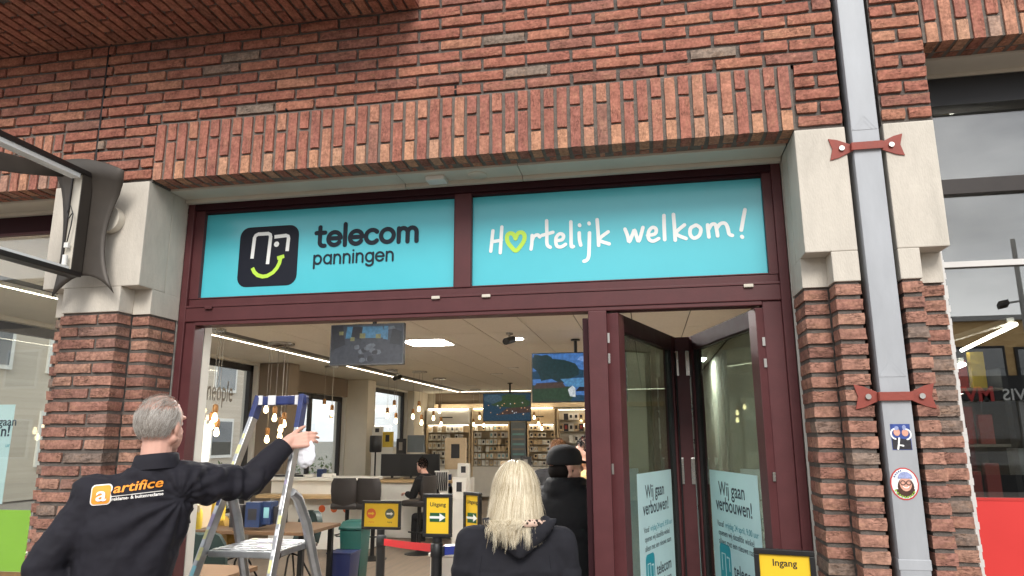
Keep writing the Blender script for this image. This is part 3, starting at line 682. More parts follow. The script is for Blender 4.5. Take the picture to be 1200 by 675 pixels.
ceil = st_('ceiling', MB().box(LX-.1, RX+.05, .45, BY+.1, H+.012, H+.16), 'ceiling_grid')
PANELS = []
gx0, gy0 = 1.178-.6*9, .5
def tilemesh(w, l):
    m_ = MB().box(-w/2+.006, w/2-.006, -l/2+.006, l/2-.006, -.012, 0).mesh('tile'); m_.materials.append(MATS['ceiling_tile']); return m_
tm = tilemesh(.6, 1.2)
lit = {(7, 4), (11, 4), (3, 8), (7, 8), (11, 8), (3, 1), (7, 1), (11, 1), (7, 11), (11, 11)}
for i in range(0, 15):
    x = gx0+.6*(i+.5)
    if x < LX+.25 or x > RX-.1: continue
    for j in range(13):
        y = gy0+1.2*(j+.5)
        if x < -2.35: continue
        t_ = link('tile', tm, None, ceil, (x, y, H+.0115))
st_('ceiling_border', MB().box(LX, -2.62, .45, BY, H-.004, H+.011), 'plaster_white')
def panel_light(x, y, label):
    r = thing('ceiling_panel_light', (x, y, H), label, 'ceiling light', 'square ceiling panel lights')
    MB().box(x-.3, x+.3, y-.3, y+.3, H-.014, H-.002).build('frame', 'white_paint', r); MB().box(x-.28, x+.28, y-.28, y+.28, H-.017, H-.0145).build('diffuser', 'panel_light', r)
panel_light(-.35, 5.95, 'lit square ceiling panel light right of the nearest hanging screen')
k = 0
for x, y in ((-.35, 2.35), (1.2, 2.35), (-2.0, 2.2), (3.2, 9.0), (3.2, 12.8)):  # extra panels added in hidden spots to brighten the shop interior
    panel_light(x, y, ('added fill panel light on the ceiling nearest the doorway', 'added fill panel light on the ceiling behind the middle of the door head', 'added fill panel light on the ceiling behind the left shop window', 'added fill panel light on the ceiling halfway along the right wall', 'added fill panel light on the ceiling furthest along the right wall')[k]); k += 1
led = thing('led_strip', (-2.69, 8, H), 'warm light strip running along the ceiling on the window side', 'light strip')
MB().box(-2.735, -2.655, 1.0, 16.3, H-.010, H-.0045).build('housing', 'white_paint', led); MB().box(-2.708, -2.684, 1.0, 16.3, H-.013, H-.0105).build('diffuser', 'led_warm', led)
led2 = thing('led_strip', (0, 16.3, H), 'warm light strip across the ceiling above the rear shelves', 'light strip')
MB().box(-2.6, 3.5, 16.25, 16.33, H-.010, H-.0045).build('housing', 'white_paint', led2); MB().box(-2.6, 3.5, 16.28, 16.31, H-.013, H-.0105).build('diffuser', 'led_warm', led2)
# walls
bays = [(.95, 4.2, 2.90), (4.4, 7.9, 2.90), (8.35, 11.55, 2.56), (12.1, 15.6, 2.90)]
wmb = MB(); y = .45
for a, b, zt in bays:
    wmb.box(LX-.25, LX, y, a, 0, H); wmb.box(LX-.25, LX, a, b, 0, .55 if a < 8 else .85); wmb.box(LX-.25, LX, a, b, zt, H); y = b
wmb.box(LX-.25, LX, y, BY, 0, H)
st_('wall_left', wmb, 'plaster_white')
st_('wall_right', MB().box(RX, RX+.12, .45, BY, 0, H), 'beige_wall')
st_('wall_back', MB().box(LX-.25, RX+.12, BY, BY+.2, 0, H+.2), 'beige_wall')
st_('wall_front_inside', MB().box(-.58, -.02, .335, .42, 0, H).box(-1.75, 3.75, .44, .5, 3.02, 4.4).box(3.19, 3.75, .335, .5, 0, 3.3).box(-4.2, -1.75, .34, .5, 0, 4.4), 'plaster_white')
st_('upper_floor', MB().box(-4.2, 3.74, .31, 17.1, 3.12, 6.6), 'plaster_white')
st_('reveal_white', MB().box(-.36, .0885, .435, .50, 0, H-.005), 'plaster_white')
def column(x0, x1, y0, y1, m, label):
    r = thing('column', ((x0+x1)/2, (y0+y1)/2, 0), label, 'column', 'columns between the side windows')
    MB().box(x0, x1, y0, y1, 0, H-.006).build('shaft', m, r, bevel=.01); MB().box(x0-.006, x1+.006, y0-.006, y1+.006, .013, .09).build('plinth', 'window_dark', r)
column(LX+.001, S(347, 500, 8.3).x, 7.95, 8.3, 'taupe_wall', 'taupe column beside the nearest side window')
column(LX+.001, S(439, 500, 12.05).x, 11.6, 12.05, 'beige_wall', 'cream column between the two further side windows')
column(LX+.001, S(500, 500, 16.8).x, 15.65, BY-.01, 'beige_wall', 'cream column in the far left corner')
MB_ = MB().box(LX-.02, LX+.02, 8.31, 11.59, 2.56, H-.005); st_('window_pelmet', MB_, 'taupe_wall')
def side_window(a, b, zb, zt, mull, label):
    r = thing('side_window', (LX-.1, (a+b)/2, zb), label, 'window', 'side windows of the shop')
    for y0, y1 in [(a, a+.07), (b-.09, b)]+[(m_-.04, m_+.04) for m_ in mull]: MB().box(LX-.15, LX-.08, y0, y1, zb, zt).build('stile', 'window_dark', r)
    MB().box(LX-.15, LX-.08, a, b, zt-.1, zt-.001).build('rail', 'window_dark', r); MB().box(LX-.15, LX-.08, a, b, zb, zb+.07).build('rail', 'window_dark', r)
    MB().box(LX-.12, LX-.112, a, b, zb, zt).build('pane', 'window_glass', r)
    MB().box(LX-.24, LX+.06, a, b, zb-.02, zb-.002).build('sill', 'plaster_white', r)
side_window(.95, 4.2, .55, 2.9, [2.6], 'side window nearest the street front, behind the left pier')
w1 = side_window(4.4, 7.9, .55, 2.9, [], 'tall dark-framed side window behind the man and ladder')
side_window(8.35, 11.55, .85, 2.56, [10.1], 'side window beyond the ladder with greenery outside')
side_window(12.1, 15.6, .85, 2.9, [13.3], 'furthest side window near the rear shelves')
# ---- hanging screens
for nm, c, e in (('cctv_floor', (.035, .042, .052), .9), ('cctv_dark', (.02, .022, .028), .6), ('cctv_blue', (.05, .16, .26), 1.0), ('cctv_pale', (.12, .135, .155), .9), ('cctv_yellow', (.2, .19, .07), .9),
                 ('tv_sky', (.07, .2, .5), .9), ('tv_sky2', (.22, .36, .7), .9), ('tv_hill', (.015, .07, .13), .8), ('tv_tree', (.012, .045, .05), .8), ('tv_water', (.10, .30, .55), .8), ('tv_grass', (.03, .07, .035), .8), ('tv_boat', (.02, .02, .035), .6), ('tv_white', (.75, .82, .9), .8), ('tv_lamp', (.8, .45, .25), .9), ('tv_night', (.03, .07, .11), .8), ('tv_night2', (.07, .12, .16), .8), ('tv_leaf', (.05, .085, .04), .8), ('tv_wood', (.09, .055, .045), .8)):
    m_ = bpy.data.materials.new(nm); m_.use_nodes = True; MATS[nm] = m_; N, L = m_.node_tree.nodes, m_.node_tree.links; b_ = N['Principled BSDF']
    tc = N.new('ShaderNodeTexCoord'); nz = N.new('ShaderNodeTexNoise'); nz.inputs['Scale'].default_value = 30; nz.inputs['Detail'].default_value = 6; L.new(tc.outputs['Object'], nz.inputs['Vector'])
    rp = N.new('ShaderNodeValToRGB'); rp.color_ramp.elements[0].position = .35; rp.color_ramp.elements[1].position = .68
    rp.color_ramp.elements[0].color = tuple(x*.72 for x in c)+(1,); rp.color_ramp.elements[1].color = tuple(min(1, x*1.25) for x in c)+(1,); L.new(nz.outputs['Fac'], rp.inputs[0])
    L.new(rp.outputs[0], b_.inputs['Emission Color']); b_.inputs['Emission Strength'].default_value = e*.42; b_.inputs['Base Color'].default_value = (.01, .01, .012, 1); b_.inputs['Roughness'].default_value = .45; b_.inputs['Specular IOR Level'].default_value = .12
def screen(px0, px1, pyT, pyB, Y, pxpole, label, bg, shapes, yaw=0, wide=None):
    a, b = S(px0, pyT, Y), S(px1, pyT, Y); bt = S(px0, pyB, Y); w = wide or (b.x-a.x); h = a.z-bt.z; px = S(pxpole, pyT, Y).x
    r = thing('hanging_screen', (a.x+w/2, Y, a.z), label, 'screen', 'screens hanging from the ceiling')
    MB().box(a.x, a.x+w, Y, Y+.05, a.z-h, a.z).build('housing', 'black_plastic', r, bevel=.006)
    MB().box(a.x+.012, a.x+w-.012, Y-.002, Y-.0003, a.z-h+.016, a.z-.012).build('display', bg, r)
    k = 0
    for m_, poly in shapes:
        P = [(x*(w-.024), y*(h-.028)) for x, y in poly]; k += 1
        MB().prism(P, (a.x+.012, Y-.0025-k*.0004, a.z-h+.016), (1, 0, 0), (0, 0, 1), .0002).build('picture', m_, r)
    MB().cyl((px, Y+.07, a.z-h*.4), (px, Y+.07, H-.004), .022, n=10).build('pole', 'black_metal', r, smooth=True)
    MB().box(px-.1, px+.1, Y+.05, Y+.1, a.z-h*.7, a.z-h*.3).build('bracket', 'black_metal', r)
    MB().lathe([(.06, 0), (.06, .02)], (px, Y+.07, H-.026), 14).build('ceiling_plate', 'black_metal', r)
    return r
def blob(cx, cy, rx, ry, n=9, seed=1):
    q = random.Random(seed); return [(cx+rx*math.cos(2*math.pi*i/n)*q.uniform(.7, 1.2), cy+ry*math.sin(2*math.pi*i/n)*q.uniform(.7, 1.2)) for i in range(n)]
def clampP(P): return [(min(1, max(0, x)), min(1, max(0, y))) for x, y in P]
rc = [('cctv_blue', [(.2, .66), (.75, .66), (.72, .95), (.22, .97)]), ('cctv_dark', [(0, .35), (.2, .5), (.16, 1), (0, 1)]), ('cctv_dark', [(.28, .7), (.42, .62), (.44, .95), (.3, .98)])]
for i, (x, y, s) in enumerate(((.3, .64, .03), (.44, .72, .04), (.66, .7, .035), (.14, .8, .03))): rc.append(('cctv_yellow', [(x-s, y-s*1.6), (x+s, y-s*1.6), (x+s, y+s*1.6), (x-s, y+s*1.6)]))
q_ = random.Random(3)
for i in range(16):
    x, y = q_.uniform(.36, .66), q_.uniform(.08, .5); rc.append((('cctv_pale', 'cctv_dark', 'cctv_pale')[i % 3], clampP(blob(x, y, .05, .07, 7, i))))
rc += [('cctv_dark', [(.82, .5), (.97, .45), (.99, .8), (.86, .9)]), ('cctv_pale', [(.8, .86), (.9, .88), (.88, .95), (.79, .93)]), ('cctv_blue', [(.73, .62), (.8, .6), (.8, .95), (.74, .96)])]
screen(388, 474, 381, 429, 3.65, 436, 'nearest hanging screen showing a dark camera view of the shop', 'cctv_floor', rc)
lk = [('tv_sky2', clampP(blob(.72, .86, .24, .12, 10, 4))), ('tv_hill', [(0, .62), (.3, .74), (.6, .62), (1, .66), (1, .5), (0, .46)]), ('tv_tree', clampP(blob(.26, .66, .3, .26, 14, 8))), ('tv_tree', clampP(blob(.1, .8, .16, .22, 12, 9))),
      ('tv_water', [(.3, .46), (1, .5), (1, .3), (.4, .28)]), ('tv_grass', [(0, 0), (.5, 0), (.42, .3), (0, .34)]), ('tv_hill', [(.4, 0), (1, 0), (1, .1), (.45, .12)]), ('tv_boat', [(.46, .2), (1, .2), (.98, .3), (.5, .29)]), ('tv_wood', [(0, .26), (.36, .28), (.32, .4), (.04, .38)]), ('tv_white', [(.4, .1), (.46, .08), (.46, .26), (.43, .32), (.38, .24)]), ('tv_white', [(.76, .3), (.82, .3), (.79, .4)]), ('tv_wood', [(.7, .29), (.9, .29), (.88, .33), (.72, .33)])]
screen(623, 686, 414, 472, 6.0, 674, 'large hanging screen beside the door post showing a blue lake', 'tv_sky', lk, wide=1.22)
nt_ = [('tv_leaf', clampP(blob(.62, .7, .42, .3, 14, 2))), ('tv_night2', clampP(blob(.2, .8, .2, .16, 12, 5))), ('tv_wood', [(.3, .2), (1, .3), (1, .52), (.5, .46)]), ('tv_night', [(.4, 0), (1, 0), (1, .2), (.6, .24)])]
for i in range(22): nt_.append((('tv_lamp', 'tv_lamp', 'tv_white')[i % 3], clampP(blob(q_.uniform(.03, .97), q_.uniform(.2, .66), .014, .024, 6, i))))
screen(566, 622, 461, 494, 13.3, 597, 'furthest hanging screen in front of the rear shelves showing evening lights', 'tv_night', nt_)
# ---- pendant lamp clusters
def pendant(canopy, bulbs, dy, label, disc=.1):
    c = SZ(canopy[0], canopy[1], H); r = thing('pendant_lamp', (c.x, c.y, H), label, 'pendant lamp', 'bulb pendant clusters')
    MB().lathe([(disc, -.03), (disc+.004, -.026), (disc+.004, -.002)], (c.x, c.y, H-.002), 18).build('canopy', 'steel', r, smooth=True)
    for i, (px, py) in enumerate(bulbs):
        p = S(px, py, c.y+((i*37) % 5-2)*dy)
        MB().cyl((p.x, p.y, p.z+.09), (c.x+(p.x-c.x)*.35 if abs(p.x-c.x) > disc else p.x, p.y if abs(p.y-c.y) < disc else c.y, H-.03), .003, n=5).build('cord', 'shelf_grey', r)
        sk = MB().lathe([(.012, .10), (.026, .09), (.031, .06), (.03, .015), (.022, .0)], p, 12).build('socket', 'cork_wood', r, smooth=True)
        MB().lathe([(.012, .0), (.02, -.02), (.031, -.06), (.028, -.082), (.012, -.1)], p, 12).build('bulb', 'bulb_glow', r, smooth='all')
pendant((250, 385), [(235, 478), (252, 484), (254, 501), (236, 514), (248, 493)], .03, 'bulb pendant cluster right behind the grey-haired man', .14)
pendant((330, 402), [(312, 475), (322, 485), (333, 492), (328, 506), (313, 510), (329, 498)], .03, 'bulb pendant cluster framed by the ladder top', .17)
pendant((389, 429), [(380, 474), (389, 481), (388, 490)], .03, 'bulb pendant cluster right of the man\'s raised hand', .12)
pendant((459, 433), [(454, 484), (462, 475), (464, 490)], .03, 'bulb pendant cluster in front of the furthest side window', .12)
pendant((492, 435), [(484, 485), (491, 476), (494, 492)], .03, 'bulb pendant cluster just right of the furthest side window', .14)
pendant((515, 443), [(508, 487), (515, 479), (517, 494)], .03, 'bulb pendant cluster over the left rear shelves', .14)
pendant((557, 456), [(555, 495), (562, 487), (567, 496)], .03, 'bulb pendant cluster left of the furthest hanging screen', .14)
pendant((628, 457), [(626, 487), (631, 494), (635, 500)], .03, 'bulb pendant cluster between the furthest and the lake screen', .14)
pendant((681, 458), [(681, 489), (685, 496)], .03, 'bulb pendant pair right beside the door post', .14)
# ---- small ceiling fittings
def spot_cam(px, py, label):
    c = SZ(px, py, H); r = thing('security_camera', (c.x, c.y, H), label, 'camera')
    MB().lathe([(.045, 0), (.045, .02)], (c.x, c.y, H-.022), 14).build('base', 'steel', r, smooth=True)
    MB().cyl((c.x, c.y, H-.02), (c.x, c.y, H-.07), .014, n=10).build('stem', 'steel', r)
    MB().cyl((c.x+.03, c.y+.09, H-.07), (c.x-.03, c.y-.10, H-.12), .042, n=14).build('barrel', 'black_plastic', r, smooth=True)
spot_cam(597, 390, 'small dark security camera under the ceiling left of the lake screen')
spot_cam(466, 437, 'small security camera beside the warm ceiling strip')
for px, py, lb in ((570, 369, 'round white ceiling speaker just under the door head'), (582, 438, 'round white ceiling speaker left of the lake screen'), (553, 452, 'round white ceiling speaker near the rear shelves')):
    c = SZ(px, py, H); r = thing('ceiling_speaker', (c.x, c.y, H), lb, 'speaker', 'round ceiling fittings'); MB().lathe([(.10, -.012), (.115, -.006), (.115, -.001)], (c.x, c.y, H-.002), 20).build('grille', 'white_paint', r, smooth=True); MB().lathe([(.118, -.001), (.13, -.0005), (.13, .001)], (c.x, c.y, H-.003), 20).build('rim', 'steel', r)
for px, py, lb in ((604, 397, 'round lit downlight right of the security camera'), (601, 431, 'ceiling vent in the middle of the shop')):
    c = SZ(px, py, H); r = thing('ceiling_downlight', (c.x, c.y, H), lb, 'ceiling light'); MB().lathe([(.1, -.006), (.11, -.001)], (c.x, c.y, H-.002), 18).build('lens', 'panel_light' if px == 604 else 'white_paint', r); MB().lathe([(.112, -.002), (.12, 0)], (c.x, c.y, H-.003), 18).build('rim', 'steel', r)
# ---- rear shelving with products
YB = 16.55
def shelf_bay(x0, x1, z0, z1, rows, header, label):
    r = thing('shelf_unit', ((x0+x1)/2, YB+.15, 0), label, 'shelf', 'rear shelf units')
    MB().box(x0, x1, YB+.28, YB+.32, 0, z1).build('back_panel', 'carton_tan' if header else 'beige_wall', r)
    for x in (x0, x1-.04): MB().box(x, x+.04, YB, YB+.28, 0, z1).build('side_panel', 'carton_tan', r)
    MB().box(x0+.0405, x1-.0405, YB, YB+.28, .1, z0-.02).build('plinth_cupboard', 'laminate_white', r)
    hs = (z1-z0)/rows
    MB().box(x0+.06, x1-.06, YB-.05, YB-.02, z1+.41, z1+.425).build('shelf_light', 'led_warm', r)
    MB().box(x0+.06, x1-.06, YB+.02, YB+.04, z1-.04, z1-.03).build('shelf_light', 'led_warm', r)
    for k in range(rows+1): MB().box(x0+.041, x1-.041, YB+.02, YB+.279, z0+hs*k-.010, z0+hs*k-.003).build('shelf_board', 'shelf_grey', r)
    if header:
        MB().box(x0, x1, YB-.01, YB+.3, z1+.003, z1+.40).build('header_panel', 'laminate_white' if header != 'cream' else 'carton_tan', r)
        MB().box(x0+(x1-x0)*.3, x0+(x1-x0)*.6, YB-.013, YB-.0105, z1+.17, z1+.20).build('header_print', 'carton_black', r)
    return hs
prod_meshes = {}
ORD = ('first', 'second', 'third', 'fourth', 'fifth', 'sixth', 'seventh', 'eighth', 'ninth', 'tenth')
def product(x, y, z, w, h, m, face=None, label='small boxed accessory on the rear wall shelves', group='boxed accessories on the rear shelves'):
    key = (w, h, m, face)
    if key not in prod_meshes:
        me = MB().box(-w/2, w/2, 0, .05, 0, h).mesh('product_box', bevel=.002); me.materials.append(MATS[m])
        if face:
            n0 = len(me.polygons); mb2 = MB().box(-w/2, w/2, 0, .05, 0, h).box(-w*.28, w*.28, -.0015, -.0003, h*.3, h*.78); me = mb2.mesh('product_box'); me.materials.append(MATS[m]); me.materials.append(MATS[face])
            for p in me.polygons: p.material_index = 1 if p.index >= 6 else 0
        prod_meshes[key] = me
    o = link('product_box', prod_meshes[key], None, None, (x, y, z)); o.rotation_euler = (0, 0, random.Random(x*91+z*7).uniform(-.06, .06)); return tag(o, label, 'box', group)
pr = random.Random(21)
hs = shelf_bay(-3.68, -2.40, .92, 2.06, 5, 'white', 'rear shelf unit in the far left corner with black-and-white phone boxes')
for k in range(5):
    for i in range(9):
        x = -3.58+.128*i
        if pr.random() < .07: continue
        product(x, YB+.06+pr.uniform(0, .03), .92+hs*k, .105, .175, 'carton_white', pr.choice(('carton_black', 'carton_black', 'shelf_grey', 'carton_tan', None)), f'boxed phone {ORD[i]} from the left on shelf {ORD[4-k]} from the top, far left rear unit', 'boxed phones on the far left rear shelves')
hs = shelf_bay(-2.36, -1.28, .92, 2.06, 6, 'cream', 'rear shelf unit left of the grey perforated panel')
for k in range(6):
    for i in range(9):
        if pr.random() < .12: continue
        product(-2.26+.112*i, YB+.06+pr.uniform(0, .03), .92+hs*k, .09, .145, pr.choice(('carton_white', 'carton_white', 'carton_white', 'carton_tan')), pr.choice((None, 'carton_tan', 'shelf_grey', 'carton_black', 'carton_teal')), f'small boxed accessory {ORD[i]} from the left, {ORD[5-k]} row from the top, left of perforated panel')
pp = thing('perforated_panel', (-1.03, YB, 0), 'grey perforated display panel between the rear shelves', 'display panel'); MB().box(-1.25, -.82, YB+.05, YB+.2, .2, 2.1).build('panel', 'perforated', pp)
for k in range(9): MB().box(-1.2, -.87, YB+.03, YB+.049, .8+k*.135, .85+k*.135).build('hook_rail', 'carton_teal' if k % 2 else 'shelf_grey', pp)
hs = shelf_bay(-.78, .0, .92, 2.06, 6, 'cream', 'rear shelf unit right of the grey perforated panel')
for k in range(6):
    for i in range(6):
        if pr.random() < .12: continue
        product(-.68+.118*i, YB+.06+pr.uniform(0, .03), .92+hs*k, .1, .13, pr.choice(('carton_white', 'carton_white', 'carton_tan', 'carton_white')), pr.choice((None, 'carton_black', 'carton_tan', 'carton_black')), f'boxed accessory {ORD[i]} from the left, {ORD[5-k]} row from the top, right of perforated panel', 'boxed accessories under the lake screen')
hs = shelf_bay(.04, 1.5, .92, 2.46, 5, None, 'rightmost rear shelf unit next to the door post')
for k in range(5):
    for i in range(10):
        if pr.random() < .15: continue
        product(.15+.14*i, YB+.06+pr.uniform(0, .03), .92+hs*k, .12, .2 if k != 4 else .17, pr.choice(('carton_white', 'carton_tan', 'carton_black', 'carton_red' if k == 2 else 'carton_white')), pr.choice((None, 'carton_black', 'carton_black', 'carton_red')), f'boxed headset {ORD[i]} from the left, {ORD[4-k]} row from the top, rightmost rear unit', 'boxed headsets on the rightmost rear shelves')
st_('wall_band', MB().box(-3.49, RX, YB+.1, BY-.001, 2.5, 2.62), 'carton_tan'); st_('wall_band_dark', MB().box(-3.49, -1.2, YB+.2, BY-.002, 2.625, H-.02), 'taupe_wall')
# ---- counters and seating
def counter(x0, x1, y0, y1, zt, wood_ledge, label, dots=False):
    r = thing('service_counter', ((x0+x1)/2, (y0+y1)/2, 0), label, 'counter', 'service counters')
    MB().box(x0+.04, x1-.04, y0+.06, y1, .02, zt-.05).build('body', 'laminate_white', r, bevel=.004)
    MB().box(x0, x1, y0, y1+.02, zt-.049, zt).build('top', 'oak' if wood_ledge != 'white' else 'laminate_white', r, bevel=.004)
    if wood_ledge == 'white':
        MB().box(x0-.06, x1+.04, y0-.22, y0+.059, zt-.30, zt-.25).build('ledge', 'oak', r, bevel=.004)
    if dots:
        for i in range(3): MB().cyl((x1-.78+i*.2, y0+.059, .62), (x1-.78+i*.2, y0+.0565, .62), .055, n=16).build('orange_dot', 'sign_orange', r)
    return r
counter(-3.45, -1.75, 7.55, 8.1, 1.09, 'white', 'white counter with oak ledge and orange dots behind the ladder', True)
counter(-2.25, -.75, 8.95, 9.7, .98, 'oak', 'oak-topped counter behind the black bar stools')
counter(-2.3, -1.1, 10.4, 10.9, 1.02, 'oak', 'oak-topped counter behind the seated person')
def stool(x, y, rz, label, m='leather_dark'):
    r = thing('bar_stool', (x, y, 0), label, 'bar stool', 'dark bar stools')
    MB().lathe([(.21, .012), (.21, .022), (.06, .05), (.035, .06)], (x, y, 0), 20).build('base', 'black_metal', r, smooth=True)
    MB().cyl((x, y, .05), (x, y, .70), .03, n=12).build('column', 'black_metal', r, smooth=True)
    q = MB().obox((x, y, .74), (.2, 0, 0), (0, .2, 0), (0, 0, .045)).build('seat', m, r, bevel=.035, smooth=True)
    rings = []
    for z, w, d in ((.74, .17, .0), (.82, .2, .02), (.95, .21, .03), (1.06, .205, .035), (1.13, .17, .04)):
        rings.append([Vector((x+w*math.sin(t)*(.97), y-.2-d+.06*(1-math.cos(t)) if True else 0, z)) for t in [-1.35+.45*k for k in range(7)]]+[Vector((x+w*.9*math.sin(t), y-.2-d+.06*(1-math.cos(t))+.045, z)) for t in [1.35-.45*k for k in range(7)]])
    MB().loft(rings).build('backrest', m, r, smooth=True)
    MB().tube([(x-.13, y+.1, .33), (x-.16, y-.02, .33), (x-.1, y-.14, .33), (x+.1, y-.14, .33), (x+.16, y-.02, .33), (x+.13, y+.1, .33)], .011, 6).build('footrest', 'black_metal', r, smooth=True)
    if rz:
        r.rotation_euler = (0, 0, rz)
    return r
sx = lambda px, Y: S(px, 575, Y).x
stool(sx(403, 6.8), 6.95, .12, 'dark bar stool furthest left, in front of the white counter')
stool(sx(434, 6.8), 6.95, -.1, 'dark bar stool second from the left, in front of the counter')
stool(sx(486, 7.2)-.02, 7.5, 1.3, 'dark bar stool turned sideways beside the seated person')
def shell_chair(x, y, rz, m, label):
    r = thing('shell_chair', (x, y, 0), label, 'chair', 'shell chairs around the tables')
    rings = []
    prof = [(.22, .46, .12), (.16, .435, .2), (.0, .43, .225), (-.14, .445, .225), (-.21, .50, .22), (-.245, .62, .215), (-.265, .74, .2), (-.275, .82, .15), (-.278, .85, .08)]
    for yy, zz, w in prof:
        rings.append([Vector((x+w*s_, y+yy+.06*abs(s_)**2*(1 if zz > .47 else 0), zz+.05*abs(s_)**2*(1 if zz < .47 else .0))) for s_ in (-1, -.66, -.33, 0, .33, .66, 1)]+[Vector((x+w*s_*.96, y+yy-.02*(1 if zz > .47 else 0), zz-.022+.05*abs(s_)**2*(1 if zz < .47 else .4))) for s_ in (1, .66, .33, 0, -.33, -.66, -1)])
    MB().loft(rings).build('shell', m, r, smooth=True)
    for sx_, sy_ in ((-1, -1), (1, -1), (1, 1), (-1, 1)): MB().tube([(x, y, .40), (x+.08*sx_, y+.08*sy_, .36), (x+.23*sx_, y+.22*sy_, .015)], .011, 6).build('leg', 'black_metal', r, smooth=True)
    r.rotation_euler = (0, 0, rz); return r
shell_chair(-1.62, 4.9, 2.6, 'shell_teal', 'dark green shell chair right of the ladder platform')
shell_chair(-1.68, 3.35, .4, 'shell_teal', 'black shell chair seen through the ladder under the platform')
shell_chair(-1.15, 2.1, -2.2, 'shell_teal', 'dark green shell chair partly hidden by the man')
shell_chair(-2.1, 4.6, -.5, 'shell_mustard', 'mustard shell chair behind the ladder legs')
def table(x0, x1, y0, y1, zt, label):
    r = thing('meeting_table', ((x0+x1)/2, (y0+y1)/2, 0), label, 'table', 'tables inside the shop')
    MB().box(x0, x1, y0, y1, zt-.035, zt).build('table_top', 'oak_dark', r, bevel=.004)
    for x in (x0+.08, x1-.08):
        for y in (y0+.08, y1-.08): MB().box(x-.025, x+.025, y-.025, y+.025, .012, zt-.0355).build('leg', 'black_metal', r)
table(-2.6, -.95, 3.9, 4.75, .76, 'dark wooden table with blue boxes behind the ladder')
table(-1.9, -.55, 1.6, 2.3, .72, 'wooden table behind the man with cartons on it')
def carton(px0, px1, pyT, pyB, Y, m, label, name='carton', extra=None, d=.15):
    a, b = S(px0, pyB, Y), S(px1, pyT, Y)
    r = thing(name, ((a.x+b.x)/2, Y, a.z), label, 'box'); MB().box(a.x, b.x, Y, Y+d, a.z, b.z).build('body', m, r, bevel=.004)
    if extra: MB().box(a.x+(b.x-a.x)*.2, b.x-(b.x-a.x)*.2, Y-.002, Y-.0003, a.z+(b.z-a.z)*.3, b.z-(b.z-a.z)*.25).build('print', extra, r)
    MB().box(a.x, b.x, Y+d*.45, Y+d*.55, b.z+.0003, b.z+.002).build('tape', 'shelf_grey', r)
carton(286, 305, 589, 618, 4.0, 'carton_blue', 'dark blue carton on the table behind the ladder', extra='carton_black')
carton(306, 318, 588, 615, 4.05, 'carton_blue', 'narrow blue carton with pale print next to the dark blue one', extra='carton_teal')
carton(319, 330, 594, 614, 4.1, 'carton_black', 'small black carton at the end of the row on the table')
carton(268, 284, 592, 618, 4.02, 'carton_black', 'black carton left of the dark blue one')
carton(214, 234, 592, 620, 1.7, 'carton_tan', 'light brown carton right beside the man')
carton(236, 252, 588, 612, 1.9, 'carton_yellow', 'yellow carton between the man and the ladder')
c = S(232, 620, 1.72); bt = thing('sponge_bottle', c, 'pale yellow bottle standing next to the light brown carton', 'bottle'); MB().lathe([(.022, 0), (.026, .02), (.026, .10), (.018, .13), (.010, .15)], c, 12).build('body', 'carton_yellow', bt, smooth=True); MB().lathe([(.011, .15), (.011, .165)], c, 10).build('cap', 'laminate_white', bt)
# desk clutter on the white counter
for i, (px, w_, h_, m_) in enumerate(((343, .06, .05, 'black_plastic'), (352, .1, .03, 'black_plastic'), (362, .08, .035, 'carton_white'), (376, .05, .12, 'carton_blue'), (384, .1, .05, 'carton_white'), (330, .12, .03, 'carton_black'))):
    x = S(px, 560, 7.75).x; r = thing('desk_item', (x, 7.75, 1.09), ('black card terminal at the left end of the white counter', 'flat black keyboard on the white counter', 'white paper tray on the white counter', 'blue spray bottle on the white counter', 'white paper stack at the right end of the white counter', 'black folder beside the ladder on the white counter')[i], 'desk item')
    MB().box(x-w_, x+w_, 7.7, 7.85, 1.0905, 1.0905+h_).build('body', m_, r, bevel=.006); MB().box(x-w_*.7, x+w_*.7, 7.72, 7.83, 1.091+h_, 1.097+h_).build('lid', 'shelf_grey', r)
# monitors on the oak counter
for px0, px1, rz, lb in ((447, 471, .2, 'black monitor at the left end of the oak counter'), (469, 493, 0, 'black monitor in the middle of the row of three'), (490, 515, -.25, 'black monitor in front of the seated person')):
    a, b = S(px0, 532, 9.3), S(px1, 558, 9.3); xc = (a.x+b.x)/2; r = thing('monitor', (xc, 9.3, .98), lb, 'monitor', 'monitors on the oak counter')
    MB().box(a.x, b.x, 9.3, 9.34, b.z, a.z).build('housing', 'black_plastic', r, bevel=.006); MB().box(xc-.02, xc+.02, 9.341, 9.37, .99, b.z+.15).build('stem', 'black_plastic', r); MB().box(xc-.12, xc+.12, 9.28, 9.45, .981, .99).build('foot', 'black_plastic', r)
    r.rotation_euler = (0, 0, rz*.4)
a = S(440, 530, 9.5); sp_ = thing('speaker_lamp', (a.x, 9.5, 1.3), 'black cylinder lamp on a stand left of the monitors', 'lamp'); MB().lathe([(.1, 0), (.11, .02), (.11, .28), (.1, .3)], (a.x, 9.5, a.z), 18).build('shade', 'black_plastic', sp_, smooth=True); MB().cyl((a.x, 9.5, .013), (a.x, 9.5, a.z), .015).build('stem', 'black_metal', sp_); MB().lathe([(.14, .012), (.14, .03)], (a.x, 9.5, 0), 18).build('foot', 'black_metal', sp_)
